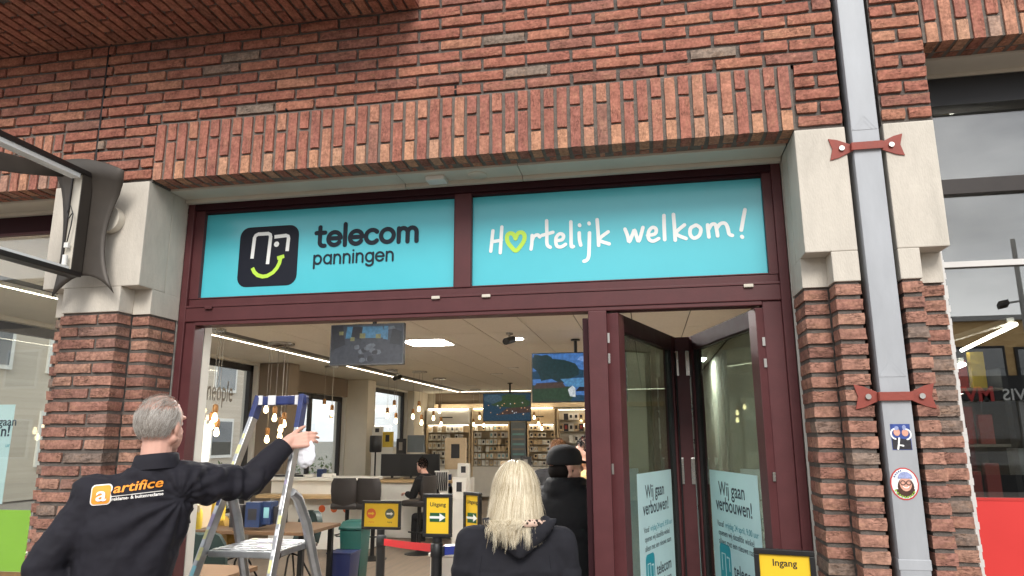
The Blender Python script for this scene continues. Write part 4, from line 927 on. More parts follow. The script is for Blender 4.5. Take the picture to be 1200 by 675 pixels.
for px0, px1, t_, b_, Y, m_, lb in ((448, 460, 506, 524, 11.5, 'carton_yellow', 'yellow display board behind the black cylinder lamp'), (436, 448, 500, 510, 11.6, 'carton_white', 'white lampshade-like display beside the furthest side window'), (464, 475, 514, 535, 11.2, 'carton_black', 'black display totem behind the monitors'), (477, 497, 510, 530, 11.4, 'perforated', 'pale grey display board behind the monitors'), (521, 546, 513, 550, 10, 'carton_tan', 'beige display stand with phone picture left of the blonde woman'), (536, 550, 543, 560, 9, 'carton_white', 'white boxed device beside the display stand'), (516, 528, 556, 570, 9, 'carton_blue', 'small blue boxed device left of the blonde woman'), (530, 546, 560, 585, 8.4, 'carton_white', 'white boxed camera left of the blonde woman'), (610, 622, 535, 552, 9, 'carton_black', 'black box right of the blonde woman\'s head'), (586, 608, 540, 556, 9.4, 'carton_tan', 'tan carton behind the blonde woman\'s head')):
    a, b = S(px0, b_, Y), S(px1, t_, Y); xc = (a.x+b.x)/2; r = thing('display_stand', (xc, Y, 0), lb, 'display stand')
    MB().box(a.x, b.x, Y, Y+.08, a.z, b.z).build('board', m_, r, bevel=.004)
    if m_ != 'perforated': MB().box(a.x+(b.x-a.x)*.3, b.x-(b.x-a.x)*.3, Y-.0025, Y-.0003, a.z+(b.z-a.z)*.35, b.z-(b.z-a.z)*.2).build('picture', 'carton_black' if m_ != 'carton_black' else 'shelf_grey', r)
    MB().box(xc-.12, xc+.12, Y+.01, Y+.3, .013, a.z-.0005).build('pedestal', 'laminate_white', r)
ck = thing('cable_rack', (-1.2, 8.6, .9), 'rack of dark cables left of the display stand', 'rack'); a = S(508, 575, 8.5); b = S(524, 552, 8.5)
MB().box(a.x, b.x, 8.55, 8.57, a.z-.6, b.z).build('panel', 'laminate_white', ck); q = MB()
for i in range(7): xx = a.x+(b.x-a.x)*(i+.5)/7; MB().tube([(xx, 8.53, b.z-.02), (xx+.01, 8.52, (a.z+b.z)/2), (xx-.005, 8.53, a.z)], .012, 5).build('cable', 'black_plastic', ck)
# ---- bins
def bin_(px0, px1, pyT, Y, m, lid, label):
    a, b = S(px0, pyT, Y), S(px1, pyT, Y); xc, w = (a.x+b.x)/2, b.x-a.x; r = thing('waste_bin', (xc, Y, 0), label, 'bin', 'plastic bins')
    rings = [[Vector((xc+sx_*w/2*k, Y+.15+sy_*.15*k, z)) for sx_, sy_ in ((-1, -1), (1, -1), (1, 1), (-1, 1))] for k, z in ((.82, .013), (1, a.z-.05))]
    MB().loft(rings).build('body', m, r, bevel=.015, smooth=True)
    if lid: MB().loft([[Vector((xc+sx_*w/2*k, Y+.15+sy_*.16*k, z)) for sx_, sy_ in ((-1, -1), (1, -1), (1, 1), (-1, 1))] for k, z in ((1.06, a.z-.049), (1.06, a.z-.02), (.8, a.z+.05))]).build('lid', m, r, bevel=.01, smooth=True); MB().box(xc-w*.35, xc+w*.35, Y-.018, Y-.0105, a.z-.044, a.z-.024).build('flap', 'black_plastic', r)
    else: MB().tube([(xc-w/2, Y, a.z-.05), (xc+w/2, Y, a.z-.05), (xc+w/2, Y+.3, a.z-.05), (xc-w/2, Y+.3, a.z-.05), (xc-w/2, Y, a.z-.05)], .008, 6).build('rim', m, r)
bin_(398, 424, 616, 5.4, 'bin_teal', True, 'teal waste bin with lid under the bar stools')
bin_(383, 411, 643, 4.8, 'bin_blue', False, 'small open blue bin in front of the teal one')
# ---- queue barriers with exit signs
def stand(x, y, z0, z1, w, yaw, kind, label, zt=None):
    """post with a framed sheet on top; z0..z1 the frame"""
    r = thing('sign_stand', (x, y, 0), label, 'sign stand', 'yellow sign stands')
    MB().lathe([(.17, .012), (.17, .025), (.05, .045)], (x, y, 0), 20).build('base', 'black_metal', r, smooth=True)
    MB().cyl((x, y, .03), (x, y, z0), .03, n=14).build('post', 'black_plastic', r, smooth=True)
    h = z1-z0; M_ = 'black_plastic'
    for a0, a1, b0, b1 in ((-w/2, w/2, 0, .02), (-w/2, w/2, h-.02, h), (-w/2, -w/2+.02, .0205, h-.0205), (w/2-.02, w/2, .0205, h-.0205)):
        MB().box(x+a0, x+a1, y-.012, y+.012, z0+b0, z0+b1).build('frame_bar', M_, r, bevel=.003)
    MB().box(x-w/2+.0195, x+w/2-.0195, y-.003, y+.006, z0+.0195, z1-.0195).build('sheet', 'yellow_sheet', r)
    O = lambda dx, dz, l=.0042: (x+dx, y-l, z0+dz)
    if kind == 'uit':
        text_on('lettering', 'Uitgang', .033, O(0, h-.072), UX, UZ, 'sign_text', r, bold=.0005, align='CENTER')
        MB().box(x-w*.27, x+w*.27, y-.0045, y-.0035, z0+h*.35, z0+h*.56).build('arrow_field', 'sign_green', r)
        q = MB(); q.prism([(-.05, -.007), (.012, -.007), (.012, -.024), (.05, 0), (.012, .024), (.012, .007), (-.05, .007)], O(0, h*.455, .005), UX, UZ, .0003); q.build('arrow', 'sign_white', r)
    elif kind == 'route':
        for dx, m_ in ((-w*.26, 'sign_orange'), (w*.22, 'sign_grey_green')):
            q = MB(); q.prism([(.038*math.cos(i*.3142), .038*math.sin(i*.3142)) for i in range(20)], O(dx, h*.55, .004), UX, UZ, .0003); q.build('disc', m_, r)
            q = MB(); q.prism([(-.026, -.006), (.008, -.006), (.008, -.014), (.026, 0), (.008, .014), (.008, .006), (-.026, .006)], O(dx, h*.55, .0048), UX, UZ, .0003); q.build('arrow', 'yellow_sheet' if dx < 0 else 'sign_white', r)
        text_on('lettering', 'Uitgang', .016, O(-w*.26, h*.24), UX, UZ, 'sign_orange', r, align='CENTER'); text_on('lettering', 'Ingang', .016, O(w*.22, h*.24), UX, UZ, 'sign_text', r, align='CENTER')
    elif kind == 'in':
        text_on('lettering', 'Ingang', .036, O(0, h-.062), UX, UZ, 'sign_text', r, bold=.0004, align='CENTER')
        MB().box(x-w*.27, x+w*.27, y-.0045, y-.0035, z0+h*.3, z0+h*.5).build('arrow_field', 'sign_green', r)
    r.rotation_euler = (0, 0, yaw); return r
def stand_px(px0, px1, pyT, pyB, Y, yaw, kind, label):
    a, b = S(px0, pyB, Y), S(px1, pyT, Y); return stand((a.x+b.x)/2, Y, a.z, b.z, (b.x-a.x)/max(.3, math.cos(yaw+.15)), yaw, kind, label)
stand_px(424, 470, 587, 620, 2.3, .0, 'route', 'wide yellow sign stand with orange and grey discs beside the teal bin')
stand_px(496, 530, 579, 629, 1.2, .0, 'uit', 'yellow exit sign stand with green arrow directly behind the blonde woman')
stand_px(541, 566, 577, 632, 1.6, -.55, 'uit', 'turned yellow exit sign stand half hidden by the blonde woman')
def barrier(px, pyT, Y, label):
    a = S(px, pyT, Y); r = thing('barrier_post', (a.x, Y, 0), label, 'barrier', 'queue barrier posts')
    MB().lathe([(.17, .012), (.17, .025), (.05, .045), (.03, .06)], (a.x, Y, 0), 20).build('base', 'black_metal', r, smooth=True); MB().cyl((a.x, Y, .05), (a.x, Y, a.z-.08), .032, n=14).build('tube', 'black_plastic', r, smooth=True); MB().lathe([(.036, -.08), (.038, -.07), (.038, -.01), (.03, 0)], (a.x, Y, a.z), 14).build('belt_head', 'black_plastic', r, smooth=True)
    return a
p1 = barrier(447, 627, 2.25, 'black belt barrier post under the wide yellow sign')
p2 = barrier(512, 636, 1.15, 'black belt barrier post under the exit sign')
def belt(p, q, dz, m, label):
    r = thing('barrier_belt', p, label, 'belt', 'barrier belts'); d = (q-p); n = Vector((-d.y, d.x, 0)).normalized()*.0015; pts = [p+d*t-Vector((0, 0, dz+.004*math.sin(math.pi*t))) for t in [i/8 for i in range(9)]]
    MB().loft([[a+n+Vector((0, 0, .024)), a-n+Vector((0, 0, .024)), a-n-Vector((0, 0, .024)), a+n-Vector((0, 0, .024))] for a in pts]).build('strap', m, r); MB().obox(p-Vector((0, 0, dz)), (.012, 0, 0), (0, .012, 0), (0, 0, .027)).build('clip', 'black_plastic', r)
belt(p1+Vector((.03, -.03, 0)), S(520, 634, 1.24), .045, 'belt_red', 'red barrier belt between the yellow sign stands')
belt(p2+Vector((.035, 0, 0)), p2+Vector((.75, .35, .01)), .045, 'belt_blue', 'blue barrier belt running behind the blonde woman')
pl = thing('low_cabinet', (.95, 1.9, 0), 'low white cabinet behind the exit sign stand', 'cabinet'); a = S(504, 652, 1.7); b = S(545, 652, 1.7); MB().box(a.x, b.x+.3, 1.7, 2.1, .013, a.z).build('body', 'laminate_white', pl, bevel=.004); MB().box(a.x-.01, b.x+.31, 1.69, 2.11, a.z+.0005, a.z+.02).build('top', 'laminate_white', pl, bevel=.003)
# ------------------------------------------------------------------ folding door leaves
pm('poster_paper', srgb(196, 224, 226), .5, var=.03); pm('poster_teal', srgb(40, 150, 165), .5, var=.03); pm('poster_ink', srgb(38, 52, 66), .5); pm('poster_teal_ink', srgb(60, 150, 165), .5); pm('lime_print', srgb(150, 205, 50), .5, var=.04)
def leaf(p, q, label, out):
    """door leaf between the vertical axes p and q (q = right end on the visible face)"""
    p, q = Vector((p[0], p[1], 0)), Vector((q[0], q[1], 0)); L = (q-p).length; u = (q-p)/L; n = u.cross(Vector((0, 0, 1))); z0, z1 = .02, TB-.012
    r = thing('folding_door_leaf', (p+q)/2, label, 'door', 'folded glass door leaves')
    def bx(name, a, b, za, zb, t0, t1, m, bev=.003):
        c = p+u*((a+b)/2)+n*((t0+t1)/2)+Vector((0, 0, (za+zb)/2)); return MB().obox(c, u*(b-a)/2, n*(t1-t0)/2, Vector((0, 0, (zb-za)/2))).build(name, m, r, bevel=bev)
    W = .085
    bx('stile', 0, W, z0, z1, -.03, .03, 'maroon'); bx('stile', L-W, L, z0, z1, -.03, .03, 'maroon')
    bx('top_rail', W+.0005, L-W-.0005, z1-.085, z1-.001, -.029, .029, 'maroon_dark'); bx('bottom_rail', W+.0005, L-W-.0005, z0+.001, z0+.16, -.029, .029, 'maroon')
    for a, b in ((W, W+.012), (L-W-.012, L-W)): bx('glazing_bead', a+.0007, b-.0007, z0+.1605, z1-.0855, -.02, .02, 'gasket', 0)
    bx('glass', W+.0125, L-W-.0125, z0+.161, z1-.086, -.004, .004, 'door_glass', 0)
    for s_ in ('out',):
        e = out and L or 0
        for z in (.35, 1.62, 2.05):
            c = p+u*(L-.006 if out == 'q' else .006)+n*.034; MB().cyl(c+Vector((0, 0, z-.05)), c+Vector((0, 0, z+.05)), .008, n=10).build('hinge', 'steel', r, smooth=True)
    c = p+u*(L-.045 if out == 'q' else .045)+n*.033
    MB().cyl(c+Vector((0, 0, .3)), c+Vector((0, 0, z1-.1)), .006, n=8).build('gasket_rod', 'steel' if out == 'p' else 'gasket', r, smooth=True)
    return r, p, u, n, L
def poster(p, u, n, a, zt, w, h, label, fold=False):
    o = p+u*a+n*.0062+Vector((0, 0, zt-h)); z = Vector((0, 0, 1)); r = thing('door_poster', o, label, 'poster', 'renovation posters on the doors')
    MB().prism([(0, 0), (w, 0), (w, h), (0, h)], o, u, z, .0008).build('sheet', 'poster_paper', r)
    O = lambda x, y: o+u*x+z*y+n*.0006
    T = lambda s_, size, x, y, m='poster_ink', b=.0012: text_on('lettering', s_, size, O(x, y), u, z, m, r, bold=b)
    T('Wij gaan', w*.155, w*.2, h-.125); T('verbouwen!', w*.155, w*.12, h-.205)
    T('Vanaf', w*.066, w*.12, h-.29, b=.0003); T('vrijdag 24 april, 9.00 uur', w*.066, w*.30, h-.29, 'poster_teal_ink', .0003)
    T('openen wij dezelfde winkel', w*.066, w*.14, h-.335, b=.0003); T('alleen met een nieuwe naam', w*.066, w*.14, h-.38, b=.0003)
    MB().prism(rrect(w*.24, w*.34, w*.05), O(w*.14, h-.60), u, z, .0004).build('logo_tile', 'poster_teal', r)
    q = MB(); k = w*.24; ribbon(q, [(k*.2, k*.55), (k*.2, k*1.1), (k*.5, k*1.1), (k*.5, k*.4)], k*.07, O(w*.14, h-.60)+n*.0005, u, z, 0, False); q.build('logo_stroke', 'poster_paper', r)
    q = MB(); ribbon(q, [(k*.62, k*1.02), (k*.85, k*1.02), (k*.85, k*.6)], k*.07, O(w*.14, h-.60)+n*.0005, u, z, 0, False); q.build('logo_stroke', 'poster_paper', r)
    T('telecom', w*.135, w*.43, h-.515, b=.0012); T('panningen', w*.105, w*.43, h-.575, b=.0003)
    MB().prism([(0, h*.0), (w*.3, 0), (0, h*.10)], o+n*.001, u, z, .0004).build('folded_corner', 'sign_white', r)
    return r
FA, FB = (2.662, 1.315), (2.786, 1.343)
lA, pA, uA, nA, LA = leaf((2.352, .345), FA, 'left leaf of the folded maroon glass doors, hinged at the post', 'q')
lB, pB, uB, nB, LB = leaf(FB, (3.05, .345), 'right leaf of the folded maroon glass doors, hinged at the right jamb', 'p')
MB().box(2.672, 2.776, 1.29, 1.37, .02, TB-.014).build('folding_stile', 'maroon', lA)
for hx, hy, zs_ in ((2.688, 1.285, (2.13, 1.5, .4)), (2.752, 1.285, (2.13, 1.5, .4))):
    for hz in zs_: MB().box(hx-.012, hx+.012, hy-.004, hy+.0045, hz-.075, hz+.075).build('hinge_plate', 'steel', lA, bevel=.002)
for hz in (2.17, 2.07, 1.55, .4): MB().box(2.3262, 2.3382, .350, .3595, hz-.024, hz+.024).build('hinge_plate', 'steel', fr)
for hz in (2.13, 2.03, 1.52, .4): MB().box(3.043, 3.0555, .336, .3415, hz-.02, hz+.02).build('hinge_plate', 'steel', fr)
poster(pA, uA, nA, .26, 1.515, .60, .92, 'renovation poster on the left folded door leaf')
poster(pB, uB, nB, .20, 1.515, .66, .92, 'renovation poster on the right folded door leaf, larger in view')
stand(3.005, -.02, 1.02, 1.262, .225, -.22, 'in', 'yellow entrance sign stand in a black frame in front of the right jamb')
# ------------------------------------------------------------------ projecting sign bracket on the left pier
br = thing('sign_bracket', (-.3, -.1, 2.8), 'brown steel wall bracket of an emptied projecting light box on the left pier', 'sign bracket')
Yp = -.10
cTL, cTR, cBR, cBL = S(66, 196, Yp), S(153, 204, Yp), S(131, 343, Yp), S(58, 348, Yp)
rows = []
for i in range(13):
    t = i/12; l = cTL.lerp(cBL, t); r_ = cTR.lerp(cBR, t); bow = 4*t*(1-t); row = []
    for j in range(11):
        s_ = j/10; xx = (l.x+bow*.05)*(1-s_)+(r_.x-bow*.10)*s_; zz = l.z*(1-s_)+r_.z*s_
        # concave lower edge, rolled top edge
        if t > .8: zz += .10*4*s_*(1-s_)*((t-.8)/.2)
        if t < .2: zz += .04*4*s_*(1-s_)*((.2-t)/.2)
        row.append(Vector((xx, Yp+(.06*((.2-t)/.2)**2*-1 if t < .2 else 0)+.02*abs(s_-.5), zz)))
    rows.append(row)
n = 11; P = [p for r_ in rows for p in r_]; Fq = [(i*n+j, (i+1)*n+j, (i+1)*n+j+1, i*n+j+1) for i in range(12) for j in range(10)]
me = MB().add(P, Fq).mesh('plate', smooth='all'); pl_ = link('plate', me, 'steel_brown', br); so_ = pl_.modifiers.new('thickness', 'SOLIDIFY'); so_.thickness = .006
c = S(128, 257, -.03); MB().cyl((c.x, -.045, c.z), (c.x, -.002, c.z), .07, n=26).build('standoff', 'cream_soffit', br, smooth=True)
# U-channel of the light box, seen open
a, b = S(93, 207, Yp-.03), S(100, 322, Yp-.03); xc = a.x+.028; zT, zBt = a.z, b.z
MB().box(xc+.028, xc+.033, Yp-.07, Yp-.005, zBt, zT).build('channel_side', 'steel_brown', br); MB().box(xc-.033, xc-.028, Yp-.07, Yp-.005, zBt, zT).build('channel_side', 'dark_bronze', br); MB().box(xc-.0275, xc+.0275, Yp-.062, Yp-.058, zBt+.001, zT-.001).build('channel_back', 'cream_soffit', br)
MB().box(xc-.012, xc+.012, Yp-.088, Yp-.076, zBt+.13, zBt+.155).build('terminal_block', 'white_paint', br); MB().tube([(xc, Yp-.085, zBt+.15), (xc+.012, Yp-.085, zBt+.24), (xc+.02, Yp-.09, zBt+.3), (xc, Yp-.09, zBt+.345), (xc-.016, Yp-.09, zBt+.31), (xc, Yp-.09, zBt+.28), (xc+.012, Yp-.085, zBt+.31)], .003, 6).build('wire', 'black_plastic', br, smooth=True)
MB().cyl((xc+.005, Yp-.088, zBt+.04), (xc+.005, Yp-.088, zBt+.09), .012).build('cable_gland', 'white_paint', br)
for zz, lab in ((zT, 'upper'), (zBt, 'lower')):
    MB().box(xc-.036, xc+.036, -1.55, Yp-.006, zz-.006, zz+.02).build('arm', 'dark_bronze', br, bevel=.004)
    if lab == 'upper': MB().box(xc-.026, xc+.026, -1.55, Yp-.08, zz-.028, zz-.0065).build('light_cover', 'sign_white', br)
    else: MB().box(xc-.026, xc+.026, -1.55, Yp-.08, zz+.0205, zz+.034).build('light_cover', 'sign_white', br)
# curved decorative blade under the upper arm
rings = []
for i in range(15):
    t = i/14; y = Yp-.12-t*1.2; x = xc-.05-.10*math.sin(t*2.4)*1.0; w = .07*(.35+math.sin(math.pi*min(1, t*.95+.05)))
    rings.append([Vector((x-w*.2, y, zT+.02-.05*math.sin(t*math.pi))), Vector((x+w*.4, y, zT+.0-.05*math.sin(t*math.pi)-w)), Vector((x+w*.4+.004, y, zT-.05*math.sin(t*math.pi)-w+.003)), Vector((x-w*.2+.004, y, zT+.024-.05*math.sin(t*math.pi)))])
MB().loft(rings).build('curved_blade', 'steel_brown', br, smooth=True)
# ------------------------------------------------------------------ left shop window
lw_ = thing('shop_window', (-1.2, .36, 0), 'maroon framed shop window left of the brick pier', 'window')
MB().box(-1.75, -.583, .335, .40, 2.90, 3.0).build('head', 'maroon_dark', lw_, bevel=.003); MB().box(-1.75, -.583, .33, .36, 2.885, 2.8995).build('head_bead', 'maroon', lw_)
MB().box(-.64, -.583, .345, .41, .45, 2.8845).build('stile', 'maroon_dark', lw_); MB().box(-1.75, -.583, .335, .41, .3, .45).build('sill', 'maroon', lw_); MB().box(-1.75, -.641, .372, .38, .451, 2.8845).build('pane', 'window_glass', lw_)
MB().box(-1.75, -.583, .02, .3, 0, .3).build('base_wall', 'mortar', lw_)
a, b = S(-40, 590, .45), S(18, 474, .45)
wp = thing('window_poster', (a.x, .45, a.z), 'pale blue poster with an exclamation mark in the left window', 'poster'); MB().box(a.x, b.x, .45, .453, a.z, b.z).build('sheet', 'poster_paper', wp)
text_on('lettering', 'Wij gaan', .07, (a.x+.02, .4485, b.z-.12), UX, UZ, 'poster_ink', wp, bold=.001); text_on('lettering', 'n!', .085, S(0, 511, .4485), UX, UZ, 'poster_ink', wp, bold=.002); text_on('lettering', 'ur', .035, S(6, 524, .4485), UX, UZ, 'poster_teal_ink', wp)
a, b = S(-40, 668, .445), S(36, 598, .445); gp = thing('lime_panel', (a.x, .445, a.z), 'lime green window panel at the bottom left', 'panel'); MB().box(a.x, b.x, .445, .449, a.z, b.z).build('sheet', 'lime_print', gp); MB().box(a.x, b.x, .4435, .4449, a.z-.25, a.z-.001).build('lower_sheet', 'cork_wood', gp)
# ------------------------------------------------------------------ right shop window and the shop behind it
rw = thing('shop_window', (4.7, .36, 0), 'white sealed shop window at the right edge reflecting the sky', 'window')
MB().box(3.764, 5.6, .30, .42, 3.215, 3.352).build('blind_box', 'black_plastic', rw)
MB().box(3.764, 3.838, .345, .40, .3, 3.2145).build('stile', 'white_paint', rw)
rr_ = random.Random(5); q = MB(); z = .5
while z < 2.6:
    w = rr_.uniform(.018, .026); q.box(3.8385, 3.8385+w*.75, .331, .344, z, z+.0295); z += .03
q.build('sealant', 'white_seal', rw)
MB().box(3.8385, 5.6, .34, .39, 2.790, 2.865).build('rail', 'dark_bronze', rw, bevel=.003); MB().box(3.8385, 5.6, .345, .36, 2.446, 2.472).build('glazing_bar', 'white_seal', rw)
MB().box(3.8385, 5.6, .366, .372, .4, 3.2).build('pane', 'coated_glass', rw); MB().box(3.764, 5.6, .2, .40, 0, .395).build('base_wall', 'mortar', rw)
pm('red_poster', srgb(206, 52, 48), .5, var=.05, vs=3); rp_ = thing('red_panel', (4.2, .35, 1.2), 'plain red panel in the bottom of the right window', 'panel'); MB().box(3.862, 4.9, .355, .3655, .7, 1.437).build('sheet', 'red_poster', rp_); MB().box(3.862, 4.9, .353, .3549, 1.425, 1.4365).build('edge_strip', 'sticker_red', rp_)
st_('side_shop_floor', MB().box(3.76, 9.5, .45, 9, -.04, .012), 'floor_wood'); st_('side_shop_ceiling', MB().box(3.76, 9.5, .45, 9, 3.22, 3.3), 'shelf_grey'); st_('side_shop_wall', MB().box(3.751, 9.5, 8.9, 9, 0, 3.3).box(9.4, 9.5, .45, 8.9, 0, 3.3), 'taupe_wall')
for i, (pxa, pya, Y) in enumerate(((1130, 427, 2.2), (1160, 452, 4.0), (1190, 380, 1.6))):
    a = S(pxa, pya, Y); tl = thing('tube_light', (a.x, Y, 3.1), ('lit tube lamp nearest the pier in the right-hand shop', 'lit tube lamp further back in the right-hand shop', 'lit tube lamp high in the right-hand shop')[i], 'tube light', 'tube lamps in the right-hand shop'); zz = min(3.12, a.z); x_ = max(3.95, a.x); MB().cyl((x_, Y, zz), (x_+.25, Y+1.4, zz), .014, n=8).build('tube', 'tube_light', tl); MB().box(x_-.02, x_+.02, Y+.05, Y+1.3, zz+.016, zz+.05).build('housing', 'white_paint', tl)
gd = random.Random(11)
for s_ in range(2):
    r = thing('goods_rack', (4.5+s_*1.3, 3.0, 0), ('goods rack near the pier in the right-hand shop', 'goods rack further right in the right-hand shop')[s_], 'rack', 'goods racks')
    x0 = 4.0+s_*1.3
    for x in (x0, x0+1.16): MB().box(x, x+.04, 2.9, 3.3, .013, 2.2).build('upright', 'black_metal', r)
    for k in range(5): MB().box(x0+.041, x0+1.159, 2.9, 3.3, .35+k*.42, .37+k*.42).build('shelf_board', 'shelf_grey', r)
    for k in range(5):
        for i in range(8): product(x0+.12+.13*i, 2.95, .3705+k*.42, .1, gd.choice((.16, .22, .28)), gd.choice(('carton_red', 'carton_yellow', 'carton_white', 'carton_teal', 'carton_black')), None, f'coloured packet {ORD[i]} from the left, {ORD[4-k]} row down, {ORD[s_]} rack of the right-hand shop', 'packets in the right-hand shop')
# ------------------------------------------------------------------ stepladder in the doorway
pm('aluminium', srgb(178, 180, 182), .36, metal=.75, var=.15, vs=12, dirt=.35); pm('tape_blue', srgb(38, 50, 100), .55, var=.35, vs=26); pm('paint_spot', srgb(214, 210, 150), .6, var=.2, vs=40); pm('paint_white', srgb(222, 222, 224), .6); pm('paint_mauve', srgb(170, 160, 190), .6); pm('paint_teal', srgb(140, 196, 206), .6)
ld = thing('stepladder', (.67, .25, 0), 'paint-splashed aluminium platform stepladder with blue-taped top in the doorway', 'ladder')
def rail(name, p, q, w=.05, d=.022): return MB().bar(p, q, w, d, (1, 0, 0)).build(name, 'aluminium', ld, bevel=.004)
TL_, TR_ = Vector((.587, .2, 1.88)), Vector((.825, .2, 1.885)); PL_, PR_ = Vector((.492, -.03, 1.20)), Vector((.848, -.03, 1.20))
def ext(t_, p_, z): d = p_-t_; return t_+d*((z-t_.z)/d.z)
for t_, p_ in ((TL_, PL_), (TR_, PR_)): rail('front_rail', t_, ext(t_, p_, .013))
BLt, BRt = Vector((.50, .12, 1.42)), Vector((.842, .12, 1.42))
for b_, sg in ((BLt, -1), (BRt, 1)):
    MB().tube([b_+Vector((0, -.02, .03)), b_+Vector((-.0, .04, .0)), b_+Vector((sg*.012, .12, -.12)), b_+Vector((sg*.02, .2, -.3)), Vector((b_.x+sg*.07, .85, .013))], [.02, .024, .025, .024, .022], 8).build('rear_leg', 'aluminium', ld, smooth=True)
MB().box(.505, .838, -.015, .375, 1.17, 1.2).build('platform', 'aluminium', ld, bevel=.006)
for i in range(7): MB().box(.515, .828, .0+i*.052, .035+i*.052, 1.2003, 1.2035).build('platform_rib', 'aluminium', ld)
MB().cyl((.487, .0, 1.185), (.856, .0, 1.185), .009).build('pivot_bar', 'steel', ld); MB().cyl((.47, .33, 1.185), (.872, .33, 1.185), .009).build('pivot_bar', 'steel', ld)
for k in range(4):
    z = .96-k*.24; a, b = ext(TL_, PL_, z), ext(TR_, PR_, z); MB().box(a.x, b.x, a.y-.04, a.y+.05, z-.012, z+.012).build('step', 'aluminium', ld, bevel=.003)
MB().bar(TL_+Vector((-.02, 0, .0)), TR_+Vector((.02, 0, 0)), .04, .045).build('top_bar', 'tape_blue', ld, bevel=.008)
for t_, p_ in ((TL_, PL_), (TR_, PR_)):
    d = (p_-t_).normalized(); MB().bar(t_+Vector((0, -.0, .022)), t_+d*(.09 if t_ is TL_ else .15), .053, .027, (1, 0, 0)).build('blue_tape', 'tape_blue', ld, bevel=.004)
for x, w in ((.606, .022), (.668, .04), (.80, .016)): MB().box(x-w/2, x+w/2, .172, .178, 1.861, 1.907).build('white_tape', 'paint_white', ld)
sr = random.Random(4)
for t_, p_ in ((TL_, PL_), (TR_, PR_)):
    d = (p_-t_).normalized(); nn = Vector((0, -1, 0)); nn = (nn-d*nn.dot(d)).normalized()
    for k in range(13):
        s_ = .2+k*.075+sr.uniform(-.02, .02); l = sr.uniform(.02, .065); c = t_+d*s_+nn*.0255; MB().obox(c+Vector((sr.uniform(-.004, .004), 0, 0)), d*l/2, d.cross(nn)*sr.uniform(.005, .0095), nn*.0006).build('paint_splash', sr.choice(('paint_spot', 'paint_white', 'paint_mauve', 'paint_white', 'paint_teal', 'tape_blue')), ld)
for k in range(16):
    x, y = sr.uniform(.53, .82), sr.uniform(.0, .35); MB().prism(blob(0, 0, sr.uniform(.012, .035), sr.uniform(.01, .022), 8, k), (x, y, 1.2045+k*.0002), UX, (0, 1, 0), .0002).build('paint_splash', sr.choice(('paint_spot', 'paint_white', 'gasket', 'paint_mauve', 'paint_white')), ld)
# ------------------------------------------------------------------ street across (seen in the window reflections) and side street
def brick_tex(name, c1, c2, mort, scale=4.0):
    m, nt, b = newmat(name); N, L = nt.nodes, nt.links; tc = N.new('ShaderNodeTexCoord'); mp = N.new('ShaderNodeMapping'); mp.inputs['Rotation'].default_value = (math.pi/2, 0, 0); t = N.new('ShaderNodeTexBrick')
    t.inputs['Color1'].default_value = tuple(c1)+(1,); t.inputs['Color2'].default_value = tuple(c2)+(1,); t.inputs['Mortar'].default_value = tuple(mort)+(1,); t.inputs['Scale'].default_value = scale; t.inputs['Mortar Size'].default_value = .012; t.inputs['Row Height'].default_value = .28; t.inputs['Brick Width'].default_value = .9
    L.new(tc.outputs['Object'], mp.inputs[0]); L.new(mp.outputs[0], t.inputs[0]); L.new(t.outputs[0], b.inputs['Base Color']); b.inputs['Roughness'].default_value = .9
brick_tex('yellow_brick', srgb(226, 188, 130), srgb(208, 168, 112), srgb(190, 170, 140)); brick_tex('brown_brick', srgb(204, 192, 176), srgb(192, 180, 164), srgb(196, 188, 178))
pm('house_white', srgb(232, 231, 227), .8, var=.04); pm('roof_edge', srgb(170, 168, 164), .6); pm('shop_dark', srgb(36, 34, 34), .5); pm('hedge', (.06, .12, .03), .8, var=.5, vs=14)
glass_mat('far_glass', (.25, .27, .28), 3.0, base=.1)
MY = lambda px, py: (lambda q: (q.x, -20.9, q.z))(S(px, py, .74+20.9))
ob = thing('brick_shop_building', (6, -23, 0), 'yellow brick flat-roofed shop building across the street, seen mirrored in the right window', 'building')
zr = MY(1150, 376)[2]
def wall_with(r, x0, x1, y, d, z0, z1, m): MB().box(x0, x1, y-d, y, z0, z1).build('wall', m, r)
zs = MY(1150, 449)[2]
wall_with(ob, -6, 30, -21, 8, 3.501, zr, 'yellow_brick'); MB().box(-6.1, 30.1, -29.1, -20.85, zr+.001, zr+.16).build('roof_edge', 'roof_edge', ob)
for x0 in (-5.9, 29.4): MB().box(x0, x0+.5, -28, -21.001, 0, 3.299).build('wall', 'yellow_brick', ob)
MB().box(-5.3, 29.3, -28.5, -28.2, .0, 3.298).build('rear_wall', 'taupe_wall', ob)
for px0, px1 in ((1115, 1177), (1195, 1250), (1265, 1320)):
    a, b = MY(px0, 447), MY(px1, 405); f_ = MB().box(a[0], b[0], -21.0, -20.92, a[2], b[2]).build('window', 'shop_dark', ob); MB().box(a[0]+.08, b[0]-.08, -20.915, -20.91, a[2]+.08, b[2]-.08).build('pane', 'far_glass', f_)
for i in range(7):
    x = -4+i*2.2
    if x < MY(1110, 400)[0]-1.8: f_ = MB().box(x, x+1.4, -21.0, -20.92, 3.9, 5.2).build('window', 'white_paint', ob); MB().box(x+.1, x+1.3, -20.915, -20.91, 4.0, 5.1).build('pane', 'far_glass', f_)
MB().box(-5.9, 29.9, -21.0, -20.7, 2.75, 3.5).build('fascia', 'shop_dark', ob)
q = MY(1199, 469); text_on('lettering', 'VIS', .50, (q[0], -20.69, q[2]), (-1, 0, 0), UZ, 'white_paint', ob, bold=.006); q = MY(1163, 470); text_on('lettering', 'MVW', .62, (q[0], -20.69, q[2]), (-1, 0, 0), UZ, 'sticker_red', ob, bold=.02)
